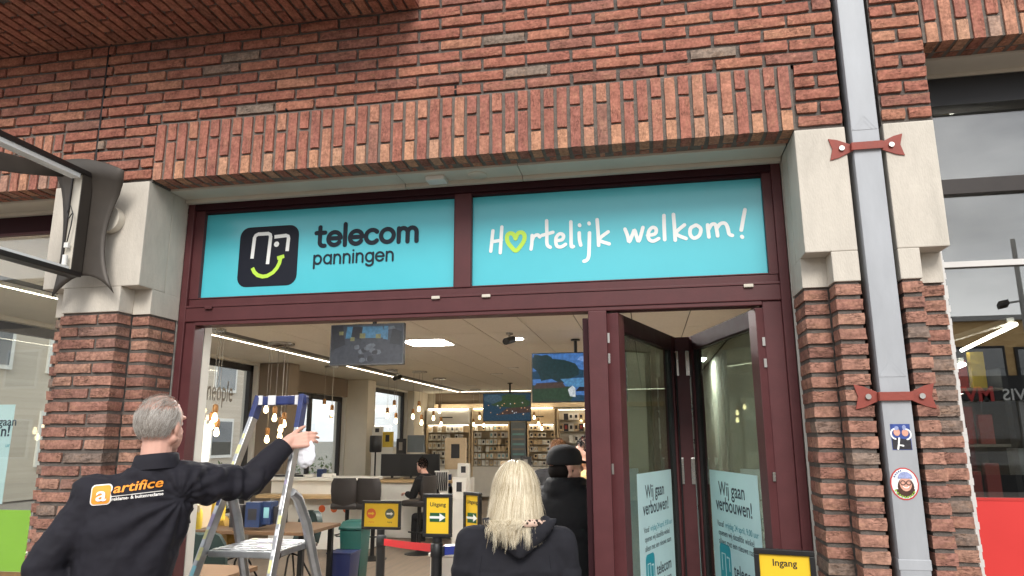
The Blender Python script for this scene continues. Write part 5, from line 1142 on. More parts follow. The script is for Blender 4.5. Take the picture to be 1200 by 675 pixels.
for i in range(15): MB().box(-5.4+i*2.4, -5.28+i*2.4, -20.95, -20.8, 0, 2.749).build('shopfront_mullion', 'roof_edge', ob)
MB().box(-5.4, 29.3, -20.9, -20.89, .5, 2.74).build('shopfront_glass', 'window_glass', ob); MB().box(-5.4, 29.3, -20.95, -20.8, 0, .499).build('stall_riser', 'shop_dark', ob)
for i in range(10):
    x = -3+i*2.9; MB().box(x, x+1.6, -23.4, -22.6, 0, 1.25+(i % 3)*.3).build('display_counter', ('carton_yellow', 'carton_red', 'carton_white', 'carton_tan')[i % 4], ob)
MB().box(-5.3, 29.3, -28, -21.01, 3.0, 3.05).build('shop_ceiling', 'plaster_white', ob)
for i in range(8): MB().box(-4+i*4, -2.4+i*4, -24.6, -24.5, 2.93, 2.99).build('tube_lamp', 'tube_light', ob)
ob2 = thing('row_house', (-16, -24, 0), 'brown brick row house across the street on the left', 'building'); MB().box(-30, -6.5, -29, -21, 0, 6.2).build('wall', 'brown_brick', ob2); MB().prism([(0, 0), (8, 0), (4, 3.2)], (-6.5, -29, 6.2), (0, 1, 0), UZ, 23.5).build('roof', 'shop_dark', ob2)
for i in range(8):
    for z in (.9, 3.7): f_ = MB().box(-29+i*2.8, -27.4+i*2.8, -21.0, -20.93, z, z+1.6).build('window', 'white_paint', ob2); MB().box(-28.9+i*2.8, -27.5+i*2.8, -20.929, -20.92, z+.1, z+1.5).build('pane', 'far_glass', f_)
lp = thing('lamp_post', (MY(1190, 400)[0], -12, 0), 'grey street lamp post with two floodlights, seen mirrored in the right window', 'lamp post'); q = S(1194, 330, .74+12); MB().cyl((q.x, -12, 0), (q.x, -12, q.z+.9), .06, .045).build('post', 'roof_edge', lp, smooth=True)
for s_ in (-1, 1): MB().bar((q.x, -12, q.z-.4), (q.x+s_*.35, -12, q.z-.45), .04, .04).build('arm', 'roof_edge', lp); MB().obox((q.x+s_*.38, -11.95, q.z-.47), (.09, 0, .02), (0, .06, .03), (0, -.02, .05)).build('floodlight', 'dark_bronze', lp)
# side street: pale house with windows, hedge
sh = thing('white_house', (-15, 2, 0), 'white rendered house with white windows across the side street', 'building'); MB().box(-22, -14.5, -4, 8.2, 0, 6).build('wall', 'house_white', sh); MB().prism([(0, 0), (12.4, 0), (6.2, 3.4)], (-14.3, -4.1, 6), (0, 1, 0), UZ, 7.9).build('roof', 'shop_dark', sh)
for i in range(5):
    for z in (.9, 3.9):
        f_ = MB().box(-14.5, -14.43, -3+i*2.3, -1.6+i*2.3, z, z+1.5).build('window', 'white_paint', sh); MB().box(-14.429, -14.42, -2.88+i*2.3, -2.33+i*2.3, z+.1, z+1.4).build('pane', 'far_glass', f_); MB().box(-14.429, -14.42, -2.27+i*2.3, -1.72+i*2.3, z+.1, z+1.4).build('pane', 'far_glass', f_)
sh2 = thing('brick_house', (-16, 14, 0), 'pale brick house across the side street beyond the white one', 'building'); MB().box(-23, -15, 8.4, 30, 0, 5.4).build('wall', 'brown_brick', sh2); MB().box(-23.2, -14.8, 8.25, 30.2, 5.401, 5.65).build('roof', 'roof_edge', sh2)
for i in range(7):
    for z in (.9, 3.6): f_ = MB().box(-15, -14.93, 9.4+i*2.8, 11.0+i*2.8, z, z+1.6).build('window', 'white_paint', sh2); MB().box(-14.929, -14.92, 9.52+i*2.8, 10.88+i*2.8, z+.12, z+1.48).build('pane', 'far_glass', f_)
hg = MB(); hr = random.Random(2)
for i in range(2600):
    p = Vector((-5.9+hr.uniform(-.4, .4), hr.uniform(8.6, 16), hr.uniform(.1, 1.25)*(.8+.2*math.sin(i))));  a = Vector((hr.uniform(-1, 1), hr.uniform(-1, 1), hr.uniform(-1, 1)))*.07; b = Vector((hr.uniform(-1, 1), hr.uniform(-1, 1), hr.uniform(-1, 1)))*.05; hg.add([p, p+a, p+a+b, p+b], [(0, 1, 2, 3)])
hd = thing('hedge', (-5.9, 12, 0), 'green hedge outside the further side windows', 'hedge'); hg.build('foliage', 'hedge', hd); MB().tube([(-5.9, 8.7, .0), (-5.9, 8.7, .9)], .03, 6).build('stem', 'oak_dark', hd)

# lettering on the side window and a rounded notice board near it
def SX(px, py, X):
    d = fwd + camr*((px-600)/FPX) - camu*((py-337.5)/FPX); return CAM + d*((X-CAM.x)/d.x)
a, b = SX(238, 468, LX-.105), SX(276, 472, LX-.105)
wl_ = [o_ for o_ in bpy.data.objects if o_.name.startswith('side_window') and 'tall dark-framed' in o_.get('label', '')][0]
text_on('lettering', 'meople', .46, (LX-.105, a.y, a.z), (0, 1, 0), UZ, 'shelf_grey', wl_, bold=.004, wscale=(b.y-a.y)/1.55)
a, b = S(219, 545, 2.9), S(247, 497, 2.9); nb_ = thing('notice_board', ((a.x+b.x)/2, 2.9, 0), 'white rounded notice board behind the grey-haired man', 'board')
MB().prism(rrect(b.x-a.x, b.z-a.z, .05), (a.x, 2.9, a.z), UX, UZ, .02).build('board', 'laminate_white', nb_); MB().cyl(((a.x+b.x)/2, 2.93, .013), ((a.x+b.x)/2, 2.93, b.z-.1), .015).build('leg', 'steel', nb_); MB().lathe([(.16, .012), (.16, .025)], ((a.x+b.x)/2, 2.93, 0), 18).build('foot', 'steel', nb_)
for i in range(3): MB().box(a.x+.03, b.x-.03-.05*(i % 2), 2.898, 2.8995, b.z-.08-.055*i, b.z-.075-.055*i).build('ruled_line', 'shelf_grey', nb_)
# ------------------------------------------------------------------ people
pm('skin', srgb(212, 164, 146), .55, var=.08, vs=14, spec=.35, bump=.04, bs=140)
pm('jacket_charcoal', srgb(33, 32, 39), .78, var=.14, vs=10, bump=.12, bs=420, spec=.25)
pm('hoodie_slate', srgb(36, 36, 41), .9, var=.12, vs=12, bump=.15, bs=500, spec=.2)
pm('coat_black', srgb(17, 17, 20), .75, var=.15, vs=10, bump=.1, bs=300, spec=.2); pm('cloth_black', srgb(22, 21, 23), .85, var=.12, vs=10)
pm('denim', srgb(40, 46, 62), .85, var=.15, vs=12); pm('top_tan', srgb(180, 148, 92), .8, var=.1); pm('shoe', srgb(26, 24, 24), .5)
pm('white_cotton', srgb(226, 226, 232), .85, var=.06, vs=14, bump=.2, bs=60); pm('eye_white', srgb(230, 226, 220), .3)
pm('orange_print', srgb(238, 150, 44), .6, var=.08, vs=20); pm('white_print', srgb(232, 228, 222), .6)
def hair_mat(name, c0, c1, rough=.42):
    m, nt, b = newmat(name); N, L = nt.nodes, nt.links; g = N.new('ShaderNodeNewGeometry'); rp = N.new('ShaderNodeValToRGB'); rp.color_ramp.elements[0].color = tuple(c0)+(1,); rp.color_ramp.elements[1].color = tuple(c1)+(1,)
    L.new(g.outputs['Random Per Island'], rp.inputs[0]); L.new(rp.outputs[0], b.inputs['Base Color']); b.inputs['Roughness'].default_value = rough; b.inputs['Specular IOR Level'].default_value = .4 if c1[0] > .2 else .1
hair_mat('hair_grey', srgb(128, 118, 108), srgb(206, 200, 192)); hair_mat('hair_blonde', srgb(158, 138, 104), srgb(234, 225, 200)); hair_mat('hair_black', srgb(18, 15, 14), srgb(28, 23, 21), .7); hair_mat('hair_brown', srgb(64, 42, 28), srgb(104, 72, 48))
m, nt, b = newmat('leopard'); N, L = nt.nodes, nt.links; tc = N.new('ShaderNodeTexCoord'); vo = N.new('ShaderNodeTexVoronoi'); vo.inputs['Scale'].default_value = 70; L.new(tc.outputs['Object'], vo.inputs[0]); rp = N.new('ShaderNodeValToRGB'); e = rp.color_ramp.elements; e[0].color = srgb(40, 28, 24)+(1,); e[0].position = .38; e[1].color = srgb(206, 176, 158)+(1,); e[1].position = .46; L.new(vo.outputs['Distance'], rp.inputs[0]); L.new(rp.outputs[0], b.inputs['Base Color']); b.inputs['Roughness'].default_value = .85

def capsule(mb, p, q, r0, r1, flat0=False, flat1=False, n=14, sq=None):
    """tapered limb segment; sq = (axis, factor) flattens it"""
    p, q = Vector(p), Vector(q); t = (q-p).normalized(); x = t.cross(Vector((0, 0, 1)) if abs(t.z) < .9 else Vector((1, 0, 0))).normalized(); y = t.cross(x); R = []
    def ring(c, r):
        out = []
        for k in range(n):
            o = (x*math.cos(2*math.pi*k/n)+y*math.sin(2*math.pi*k/n))*r
            if sq: a = Vector(sq[0]).normalized(); o = o-a*o.dot(a)*(1-sq[1])
            out.append(c+o)
        return out
    if not flat0: R += [ring(p-t*r0*math.cos(a), r0*math.sin(a)+1e-4) for a in (.15, .6, 1.05)]
    R.append(ring(p, r0)); R.append(ring(p.lerp(q, .5), (r0+r1)/2)); R.append(ring(q, r1))
    if not flat1: R += [ring(q+t*r1*math.cos(a), r1*math.sin(a)+1e-4) for a in (1.05, .6, .15)]
    mb.loft(R)
def limb(mb, pts, rs, flat_end=False):
    for i in range(len(pts)-1): capsule(mb, pts[i], pts[i+1], rs[i], rs[i+1], False, flat_end and i == len(pts)-2)
def torso(mb, rings, u, f, n=28):
    """rings: (centre, half width, half depth) stacked upward; superellipse sections"""
    R = []
    for c, w, d in rings:
        c = Vector(c); row = []
        for k in range(n):
            a = 2*math.pi*k/n; ca, sa = math.cos(a), math.sin(a); e = .82
            row.append(c+u*w*math.copysign(abs(ca)**e, ca)+f*d*math.copysign(abs(sa)**e, sa))
        R.append(row)
    mb.loft(R)
def remesh(mb, vox, smooth=5, wr=None):
    me = mb.mesh('tmp'); o = bpy.data.objects.new('tmp', me); col.objects.link(o)
    r = o.modifiers.new('r', 'REMESH'); r.mode = 'VOXEL'; r.voxel_size = vox; r.use_smooth_shade = True
    s_ = o.modifiers.new('s', 'SMOOTH'); s_.iterations = smooth; s_.factor = .5
    dg = bpy.context.evaluated_depsgraph_get(); dg.update(); out = bpy.data.meshes.new_from_object(o.evaluated_get(dg)); bpy.data.objects.remove(o); bpy.data.meshes.remove(me)
    if wr:
        nr = [v.normal.copy() for v in out.vertices]; co = [v.co+n_*wr(v.co, n_) for v, n_ in zip(out.vertices, nr)]
        out.vertices.foreach_set('co', [x for c in co for x in c]); out.update()
    out.polygons.foreach_set('use_smooth', [True]*len(out.polygons)); return out
def head_prims(mb, c, f, u, s=1.0):
    z = Vector((0, 0, 1)); M = Matrix((u, f, z)).transposed(); c = Vector(c)
    mb.ball(c+z*.025*s-f*.012*s, (.077*s, .097*s, .098*s), 20, 14, M); mb.ball(c+f*.03*s-z*.042*s, (.060*s, .068*s, .076*s), 16, 12, M); mb.ball(c+f*.062*s-z*.098*s, (.03*s, .026*s, .024*s), 12, 8, M)
    capsule(mb, c+f*.088*s+z*.018*s, c+f*.112*s-z*.024*s, .009*s, .014*s, n=10); mb.ball(c+f*.082*s+z*.034*s, (.052*s, .016*s, .014*s), 12, 8, M); mb.ball(c+f*.088*s-z*.062*s, (.024*s, .012*s, .011*s), 10, 8, M)
    for sg in (-1, 1):
        E = Matrix.Rotation(sg*.35, 3, z) @ M; mb.ball(c+u*sg*.080*s-f*.008*s-z*.008*s, (.011*s, .020*s, .033*s), 12, 9, E)
        capsule(mb, c+u*sg*.03*s-z*.075*s, c+u*sg*.062*s-f*.005*s-z*.05*s, .02*s, .022*s, n=10)
def hand_prims(mb, w, d, nrm, th, s=1.0, curl=(.35, .55, .4), spread=.02, bends=None, thumb=None):
    """hand at wrist w, fingers along d, back of the hand towards nrm, thumb side th"""
    d, nrm, th = Vector(d).normalized(), Vector(nrm).normalized(), Vector(th).normalized(); w = Vector(w)
    for k in range(4):                      # metacarpals make one palm
        off = th*(.027-.018*k)*s; capsule(mb, w+d*.012*s+off*.6, w+d*.088*s+off, .0165*s, .0125*s, n=10)
    lens = (.072, .08, .074, .058)
    for k in range(4):
        p = w+d*(.086-(.004 if k in (0, 3) else 0)-(.006 if k == 3 else 0))*s+th*(.0285-.0192*k)*s; a = 0
        for j, part in enumerate((.45, .31, .24)):
            a += (curl[j] if bends is None else bends[k][j]); v = d*math.cos(a)-nrm*math.sin(a)+th*(spread*(1.5-k)); q = p+v.normalized()*lens[k]*part*s
            capsule(mb, p, q, (.0088, .0082, .0076)[j]*s, (.0082, .0076, .0066)[j]*s, n=10); p = q
    p = w+d*.022*s+th*.024*s; v = (d*.55+th*.8-nrm*.15).normalized() if thumb is None else (d*thumb[0]+th*thumb[1]+nrm*thumb[2]).normalized()
    for l, r0, r1 in ((.042, .0155, .0115), (.032, .011, .0095), (.022, .0092, .0075)):
        q = p+v*l*s; capsule(mb, p, q, r0*s, r1*s, n=10); p = q; v = (v+d*.28-nrm*.1).normalized()
def strands(root_fn, count, seed, wd, m, name, parent):
    r = random.Random(seed); mb = MB()
    for i in range(count):
        pts = root_fn(r)
        if not pts: continue
        w = wd*r.uniform(.6, 1.3); P = []
        for j, p in enumerate(pts):
            t = (pts[min(j+1, len(pts)-1)]-pts[max(j-1, 0)]).normalized(); out = (p-strands.c); out -= t*out.dot(t); sd = t.cross(out.normalized() if out.length > 1e-5 else Vector((0, 0, 1))).normalized(); k = 1-(j/(len(pts)-1))**3*.8
            P += [p+sd*w*k/2, p-sd*w*k/2]
        mb.add(P, [(2*j, 2*j+1, 2*j+3, 2*j+2) for j in range(len(pts)-1)])
    return mb.build(name, m, parent, smooth='all')
def fold_noise(seed, amp, sc=9.0, fine=.3, axis=None):
    sh = Vector((seed*3.1, seed*1.7, seed*5.3))
    def f_(co, nr):
        p = co+sh; q = Vector((p.x*sc, p.y*sc, p.z*sc*1.0))
        if axis: q += Vector(axis)*noise.noise(p*4)*2.0
        a = noise.noise(q); b_ = 1-abs(noise.noise(q*1.9+Vector((9, 2, 4))))*2; c_ = noise.noise(q*4.3)
        return amp*(.55*a+.45*b_*.6+fine*c_)
    return f_
def ang(th): return Vector((math.cos(th), math.sin(th), 0)), Vector((-math.sin(th), math.cos(th), 0))
def legs_and_shoes(r, hip, u, f, h, mat, body, s=1.0, seat=None):
    """trousers + shoes as clothing, legs into the body list"""
    tr = MB(); sh = []
    torso(tr, [(hip+Vector((0, 0, -.10)), .165*s, .115*s), (hip, .175*s, .125*s), (hip+Vector((0, 0, .09)), .165*s, .115*s)], u, f)
    for sg in (-1, 1):
        a = hip+u*sg*.085*s-Vector((0, 0, .05))
        if seat: k_ = a+f*.40-Vector((0, 0, .02)); b_ = k_+f*.02-Vector((0, 0, .42))
        else: k_ = a+f*.02-Vector((0, 0, (hip.z-.05)*.47)); b_ = Vector((a.x+u.x*sg*.015, a.y+u.y*sg*.015, .09))
        limb(tr, [a, k_, b_], [.092*s, .066*s, .056*s], True); limb(body, [a, k_, b_+Vector((0, 0, -.01))], [.08*s, .055*s, .042*s])
        S_ = MB(); capsule(S_, b_-f*.05+Vector((0, 0, -.045)), b_+f*.15+Vector((0, 0, -.052)), .042, .036, sq=((0, 0, 1), .85)); capsule(S_, b_+Vector((0, 0, -.05)), b_+Vector((0, 0, .015)), .045, .05, flat1=True); sh.append(S_)
    link('trousers', remesh(tr, .012, 4, fold_noise(8, .006)), mat, r)
    for S_ in sh: link('shoe', remesh(S_, .008, 3), 'shoe', r)
def eyes(r, c, f, u, s=1.0):
    for sg in (-1, 1): MB().ball(Vector(c)+f*.074*s+u*sg*.029*s+Vector((0, 0, .010*s)), .0125*s, 10, 8).build('eye', 'eye_white', r, smooth='all')

# ---- man with raised arm
def build_man():
    th = math.radians(34); u, f = ang(th); z = Vector((0, 0, 1))
    r = thing('person', (.42, -.41, 0), 'grey-haired person in a dark printed jacket holding a white cloth against the ladder', 'person')
    hc = Vector((.480, -.380, 1.752)); hu, hf = ang(math.radians(-3)); neck = Vector((.487, -.405, 1.60))
    rs, re, rw_ = Vector((.575, -.335, 1.515)), Vector((.722, -.085, 1.505)), Vector((.822, .055, 1.672)); ls, le, lw2 = Vector((.290, -.505, 1.475)), Vector((.185, -.60, 1.215)), Vector((.29, -.44, 1.02))
    hip = Vector((.40, -.40, .92))
    body = MB(); head_prims(body, hc, hf, hu, 1.03); capsule(body, hc-z*.06-hf*.02, neck-z*.05, .056, .066)
    tc_ = lambda x, y, zz: Vector((x, y, zz))
    torso(body, [(tc_(.41, -.41, .88), .15, .10), (tc_(.42, -.415, 1.05), .145, .10), (tc_(.43, -.415, 1.3), .17, .105), (tc_(.45, -.41, 1.44), .165, .095), (tc_(.47, -.41, 1.53), .10, .07), (neck, .06, .06)], u, f)
    limb(body, [rs, re, rw_, rw_+(rw_-re).normalized()*.03], [.058, .042, .029, .027]); limb(body, [ls, le, lw2], [.056, .042, .028])
    # right hand closed over the cloth on the rail: fingers to the right, back of the hand to the street
    d = Vector((.86, .42, .16)).normalized(); nrm = Vector((.40, -.86, .22)); nrm = (nrm-d*nrm.dot(d)).normalized(); thd = d.cross(nrm); thd = thd if thd.z > 0 else -thd
    hand_prims(body, rw_+(rw_-re).normalized()*.008, d, nrm, thd, 1.02, bends=[(.30, .50, .35), (.34, .55, .4), (.4, .6, .4), (.5, .6, .45)], spread=.016, thumb=(.55, .62, -.55))
    hand_prims(body, lw2, (.5, .5, -.7), (-.7, -.4, .1), (.3, .6, .5), 1.0)
    legs_and_shoes(r, hip, u, f, 1.88, 'denim', body)
    link('body', remesh(body, .0046, 4), 'skin', r); eyes(r, hc, hf, hu)
    # jacket
    j = MB()
    torso(j, [(tc_(.385, -.42, .84), .185, .14), (tc_(.393, -.42, 1.0), .178, .135), (tc_(.404, -.425, 1.15), .182, .134), (tc_(.422, -.424, 1.3), .197, .136), (tc_(.440, -.42, 1.42), .20, .128), (tc_(.455, -.413, 1.5), .165, .105), (tc_(.475, -.407, 1.555), .115, .085), (tc_(.487, -.404, 1.59), .082, .076), (tc_(.489, -.403, 1.625), .075, .074)], u, f)
    limb(j, [ls+u*.02-z*.01, le, lw2+(lw2-le).normalized()*-.02], [.090, .068, .052], True)
    sl = MB(); limb(j, [rs-u*.02, rs.lerp(re, .55), re, re.lerp(rw_, .5), rw_-(rw_-re).normalized()*.012], [.096, .08, .07, .06, .049], True)
    capsule(j, Vector((.47, -.42, 1.50)), rs+z*.005, .085, .085); capsule(j, Vector((.45, -.42, 1.48)), ls+z*.005, .085, .082)
    ax = (re-rs).normalized()
    base = fold_noise(3, .010, 7.5, .25); fine = fold_noise(5, .006, 16, .2)
    def wr(co, nr):
        # long diagonal folds fanning from the armpit, rings round the sleeves
        v = base(co, nr)+fine(co, nr)*.6; dd = co-rs; al = dd.dot(ax); rad = (dd-ax*al).length
        if 0 < al < .33 and rad < .16: v += .006*math.sin(al*70+noise.noise(co*12)*3)
        a = math.atan2(co.z-1.46, (co-rs).dot(u)); dist = (co-rs).length; v += .007*math.sin(a*13+noise.noise(co*6)*2.2)*math.exp(-((dist-.24)/.17)**2)
        return v*(.35 if co.z > 1.575 else 1)
    jm = remesh(j, .0075, 6, wr); jk = link('jacket', jm, 'jacket_charcoal', r)
    col_ = MB(); R = []
    for zz, rw, rd in ((1.575, .098, .09), (1.60, .090, .086), (1.632, .083, .082), (1.636, .078, .077), (1.60, .07, .07)):
        c = Vector((.488, -.404, zz)); R.append([c+u*rw*math.cos(a)+f*rd*math.sin(a)+z*(.008*math.sin(a*1.0+2.2)) for a in [2*math.pi*k/28 for k in range(28)]])
    col_.loft(R, cap=False); col_.build('collar', 'jacket_charcoal', jk, smooth='all')
    # cuff
    dW = (rw_-re).normalized(); c = MB(); capsule(c, rw_-dW*.05, rw_-dW*.008, .051, .0485, True, True, n=20); c.build('cuff', 'jacket_charcoal', jk, smooth=True)
    # print on the back, laid on the cloth
    bvh = BVHTree.FromPolygons([v.co for v in jm.vertices], [tuple(p.vertices) for p in jm.polygons])
    def onback(px, py, lift):
        d_ = fwd+camr*((px-600)/FPX)-camu*((py-337.5)/FPX); d_.normalize(); h = bvh.ray_cast(CAM, d_)
        return h[0]-d_*lift if h[0] else None
    def print_text(body_, size_px, x0, y0, x1, y1, m, name, par, bold, skew=0, lift=.004):
        vs, fs = text_geo(body_, 1.0, bold=bold, shear=skew); W = max(v[0] for v in vs); P = []
        dx, dy = (x1-x0)/W, (y1-y0)/W
        for a, b_ in vs: q = onback(x0+a*dx, y0+a*dy-b_*size_px, lift); P.append(q if q else Vector((0, 0, -1)))
        MB().add(P, fs).build(name, m, par)
    def print_poly(pts, m, name, par, lift):
        c = [sum(p[0] for p in pts)/len(pts), sum(p[1] for p in pts)/len(pts)]; P = []; F = []; nR = 5; n = len(pts)
        for k in range(nR+1):
            for p in pts: P.append(onback(c[0]+(p[0]-c[0])*max(k, .02)/nR, c[1]+(p[1]-c[1])*max(k, .02)/nR, lift))
        F = [(k*n+i, k*n+(i+1) % n, (k+1)*n+(i+1) % n, (k+1)*n+i) for k in range(nR) for i in range(n)]
        MB().add(P, F).build(name, m, par, smooth='all')
    def skewed(x, y, w, h, rr, sx, sy): return [(x+a+sx*(b_/h), y-b_+sy*(a/w)) for a, b_ in rrect(w, h, rr, 4)]
    print_poly(skewed(104.5, 593, 25, 24.5, 5, 3.2, -2), 'white_print', 'logo_border', jk, .004); print_poly(skewed(106, 591.6, 22, 21.8, 4, 2.9, -1.8), 'orange_print', 'logo_field', jk, .0065)
    print_text('a', 24, 111.0, 587.6, 124.5, 586.6, 'white_print', 'lettering', jk, .015, .12, .0105)
    print_text('artifice', 15.5, 132, 578, 191.5, 570, 'orange_print', 'lettering', jk, .018, .22, .0045)
    print_poly([(131, 581.6), (150, 579.4), (170, 577), (191.5, 574.4), (191.5, 575.3), (170, 577.9), (150, 580.3), (131, 582.4)], 'white_print', 'underline', jk, .0045)
    print_text('reklame- & buitenreclame', 5.4, 130.5, 587, 191.5, 580, 'white_print', 'lettering', jk, .02, 0, .0045)
    # white piping at shoulder
    # hair: thin on top, full at the sides and back
    strands.c = hc; M = Matrix((hu, hf, z)).transposed(); rad = Vector((.0815, .101, .102))
    sc = MB(); sc.ball(hc+z*.026-hf*.014, (.0805, .100, .1005), 28, 18, M)
    def fringe(v):                                  # direction in head frame -> hair amount
        return 1.0 if (v.y < .35 and -.62 < v.z < .50) else (.55 if v.z >= .50 and v.y < .6 else 0)
    def root(rn):
        a = rn.uniform(0, 2*math.pi); ct = rn.uniform(-.55, .96); st2 = math.sqrt(1-ct*ct); v = Vector((st2*math.cos(a), st2*math.sin(a), ct))
        am = fringe(v)
        if abs(v.x) > .80 and v.z < -.08 and v.y > -.12: return None
        if v.y > .30 and v.z < .55: return None
        if rn.random() > am*(1 if v.z < .42 else .42): return None
        if v.y < -.2 and v.z < -.60: return None
        top = v.z > .55; L_ = rn.uniform(.045, .075) if not top else rn.uniform(.05, .085); pts = []; lay = rn.uniform(.001, .010)+(.004 if not top else 0)
        dirv = (Vector((v.x*.25, -.55 if not top else -.75, -.85 if not top else .05))+Vector((rn.gauss(0, .24), rn.gauss(0, .22), rn.gauss(0, .2))))
        p = Vector(v)
        for k in range(6):
            t = k/5; q = p+dirv.normalized()*(L_/.1)*t; q.normalize(); off = lay*min(1, t*2.2)+(.004*t*rn.random())
            pts.append(hc+z*.026-hf*.014+M @ Vector((q.x*(.0785+off), q.y*(.098+off), q.z*(.0995+off))))
        return pts
    hb = strands(root, 11000, 5, .0012, 'hair_grey', 'hair', r)
    # cloth in the hand
    ct = thing('cleaning_cloth', (.88, .1, 1.65), 'white cloth hanging from the hand at the ladder rail', 'cloth'); R = []
    nz_ = 14
    for i in range(nz_):
        t = i/(nz_-1); c = S(357-3*t+3*math.sin(t*2.5), 517+31*t, .10+.01*t); w = .020+.022*math.sin(math.pi*min(1, t*.8+.12)); d2 = .008+.013*math.sin(math.pi*min(1, t*.8+.1))
        if t > .9: w *= .55; d2 *= .5
        R.append([c+Vector((math.cos(a)*w*(1+.22*math.sin(3*a+t*3)), math.sin(a)*d2*(1+.3*math.sin(2*a+t*4)), .006*math.sin(4*a+t*7))) for a in [2*math.pi*k/26 for k in range(26)]])
    cm_ = MB().loft(R); link('cloth', remesh(cm_, .004, 3, fold_noise(4, .008, 15, .25)), 'white_cotton', ct)
    return r
build_man()
# ---- blonde woman seen from behind
def build_woman():
    th = math.radians(9); u, f = ang(th); z = Vector((0, 0, 1)); B0 = Vector((1.985, -.29, 0))
    r = thing('person', B0, 'person with long blonde hair in a dark hooded jacket at the doorway', 'person'); P = lambda a, b_, zz: B0+u*a+f*b_+z*zz
    hc = P(0, .03, 1.465); body = MB(); head_prims(body, hc, f, u, .96); capsule(body, hc-z*.06-f*.02, P(0, 0, 1.33), .05, .056)
    torso(body, [(P(0, 0, .82), .165, .115), (P(0, 0, 1.0), .145, .105), (P(0, 0, 1.18), .155, .11), (P(0, 0, 1.28), .15, .095), (P(0, 0, 1.345), .07, .06)], u, f)
    j = MB(); torso(j, [(P(0, 0, .74), .21, .15), (P(0, 0, .86), .205, .15), (P(0, -.005, 1.0), .178, .135), (P(0, -.005, 1.12), .178, .135), (P(0, -.005, 1.22), .185, .132), (P(0, 0, 1.29), .165, .115), (P(0, 0, 1.345), .105, .085), (P(0, .005, 1.385), .07, .068)], u, f)
    for sg in (-1, 1):
        s_, e_, w_ = P(sg*.168, 0, 1.298), P(sg*.208, .01, 1.04), P(sg*.21, .1, .82); limb(body, [s_, e_, w_], [.048, .036, .026]); hand_prims(body, w_, f*.3-z, u*sg, f, .92); limb(j, [s_, s_.lerp(e_, .5), e_, w_-(w_-e_).normalized()*.02], [.068, .062, .055, .045], True); capsule(j, P(0, 0, 1.30), s_, .075, .068)
    legs_and_shoes(r, P(0, 0, .82), u, f, 1.6, 'cloth_black', body, .95)
    link('body', remesh(body, .007, 4), 'skin', r); eyes(r, hc, f, u, .95)
    fn = fold_noise(11, .006, 8, .2)
    def wr(co, nr): return fn(co, nr)+.0035*math.sin(co.z*95+noise.noise(co*7)*3.5)*(1 if co.z < 1.22 else .2)
    jm = remesh(j, .0075, 6, wr); jk = link('jacket', jm, 'hoodie_slate', r)
    for sg in (-1, 1):
        q = MB(); pts = []
        for k in range(16):
            zz = 1.27-k*.032; o = P(sg*(.125+.02*math.sin(k*.2)), -.4, zz); bv = BVHTree.FromPolygons([v.co for v in jm.vertices], [tuple(p.vertices) for p in jm.polygons]) if k == 0 and sg == -1 else build_woman.bv; build_woman.bv = bv; h = bv.ray_cast(o, f)
            if h[0]: pts.append(h[0]-f*.0012)
        if len(pts) > 2: q.tube(pts, .0016, 5); q.build('seam', 'hoodie_slate', jk)
    # hood lying flat on the back, pointing down, with patterned lining turned out at its right edge
    hd = MB(); R = []
    for i in range(14):
        t = i/13; zz = 1.385-.115*t; w = .128*(1-t**1.5)+.014; dp = .030*math.sin(math.pi*(.3+.62*t))+.010; back = -.098-.052*t**.7
        R.append([P(w*math.cos(a)+.016, back+dp*math.sin(a)+.05*(math.cos(a)**2)*(1-t), zz+.012*math.cos(a)**2*(1-t)) for a in [2*math.pi*k/24 for k in range(24)]])
    hd.loft(R)
    for sg in (-1, 1): capsule(hd, P(sg*.10+.012, -.055, 1.38), P(sg*.045+.014, -.122, 1.335), .026, .024); capsule(hd, P(sg*.045+.014, -.122, 1.335), P(.014, -.142, 1.285), .022, .016)
    hm = remesh(hd, .005, 4, fold_noise(14, .007, 15, .25)); hb = link('hood', hm, 'hoodie_slate', jk)
    ln = MB(); pts = [P(.028+.10*t, -.142+.075*t*t, 1.388+.004*math.sin(t*3)-.012*t*t) for t in [i/9 for i in range(10)]]; ln.loft([[p+Vector((0, 0, .012)), p+Vector((.0, -.010, .006)), p+Vector((0, -.013, -.012)), p+Vector((0, .010, -.016)), p+Vector((0, .012, .008))] for p in pts]); ln.build('hood_lining', 'leopard', hb, smooth='all')
    # hair: clumped strands from a centre parting over an inner mass
    strands.c = hc+z*-.05; M = Matrix((u, f, z)).transposed(); C0 = hc+z*.022-f*.012
    R = []
    for zz, w, d, b_ in ((.104, .02, .025, 0), (.092, .052, .056, 0), (.066, .064, .08, 0), (.03, .072, .090, -.002), (-.03, .080, .094, -.012), (-.075, .094, .094, -.030), (-.105, .092, .08, -.046), (-.125, .07, .05, -.062)):
        R.append([C0+z*zz+u*w*math.cos(a)+f*(d*math.sin(a)*(1 if math.sin(a) < 0 else .55)+b_) for a in [2*math.pi*k/28 for k in range(28)]])
    shell = link('hair', remesh(MB().loft(R), .006, 4, fold_noise(9, .004, 20)), 'hair_blonde_base', r)
    gr = random.Random(77); guides = []
    for i in range(320):
        a = gr.uniform(math.radians(-176), math.radians(-4)); guides.append((a, gr.uniform(.0, .013), gr.uniform(0, 6.3), gr.uniform(.002, .009), gr.uniform(.06, .135)+(.04 if gr.random() < .25 else 0)-(.02*abs(math.cos(a))), gr.uniform(.01, .35), gr.uniform(-.012, .012)))
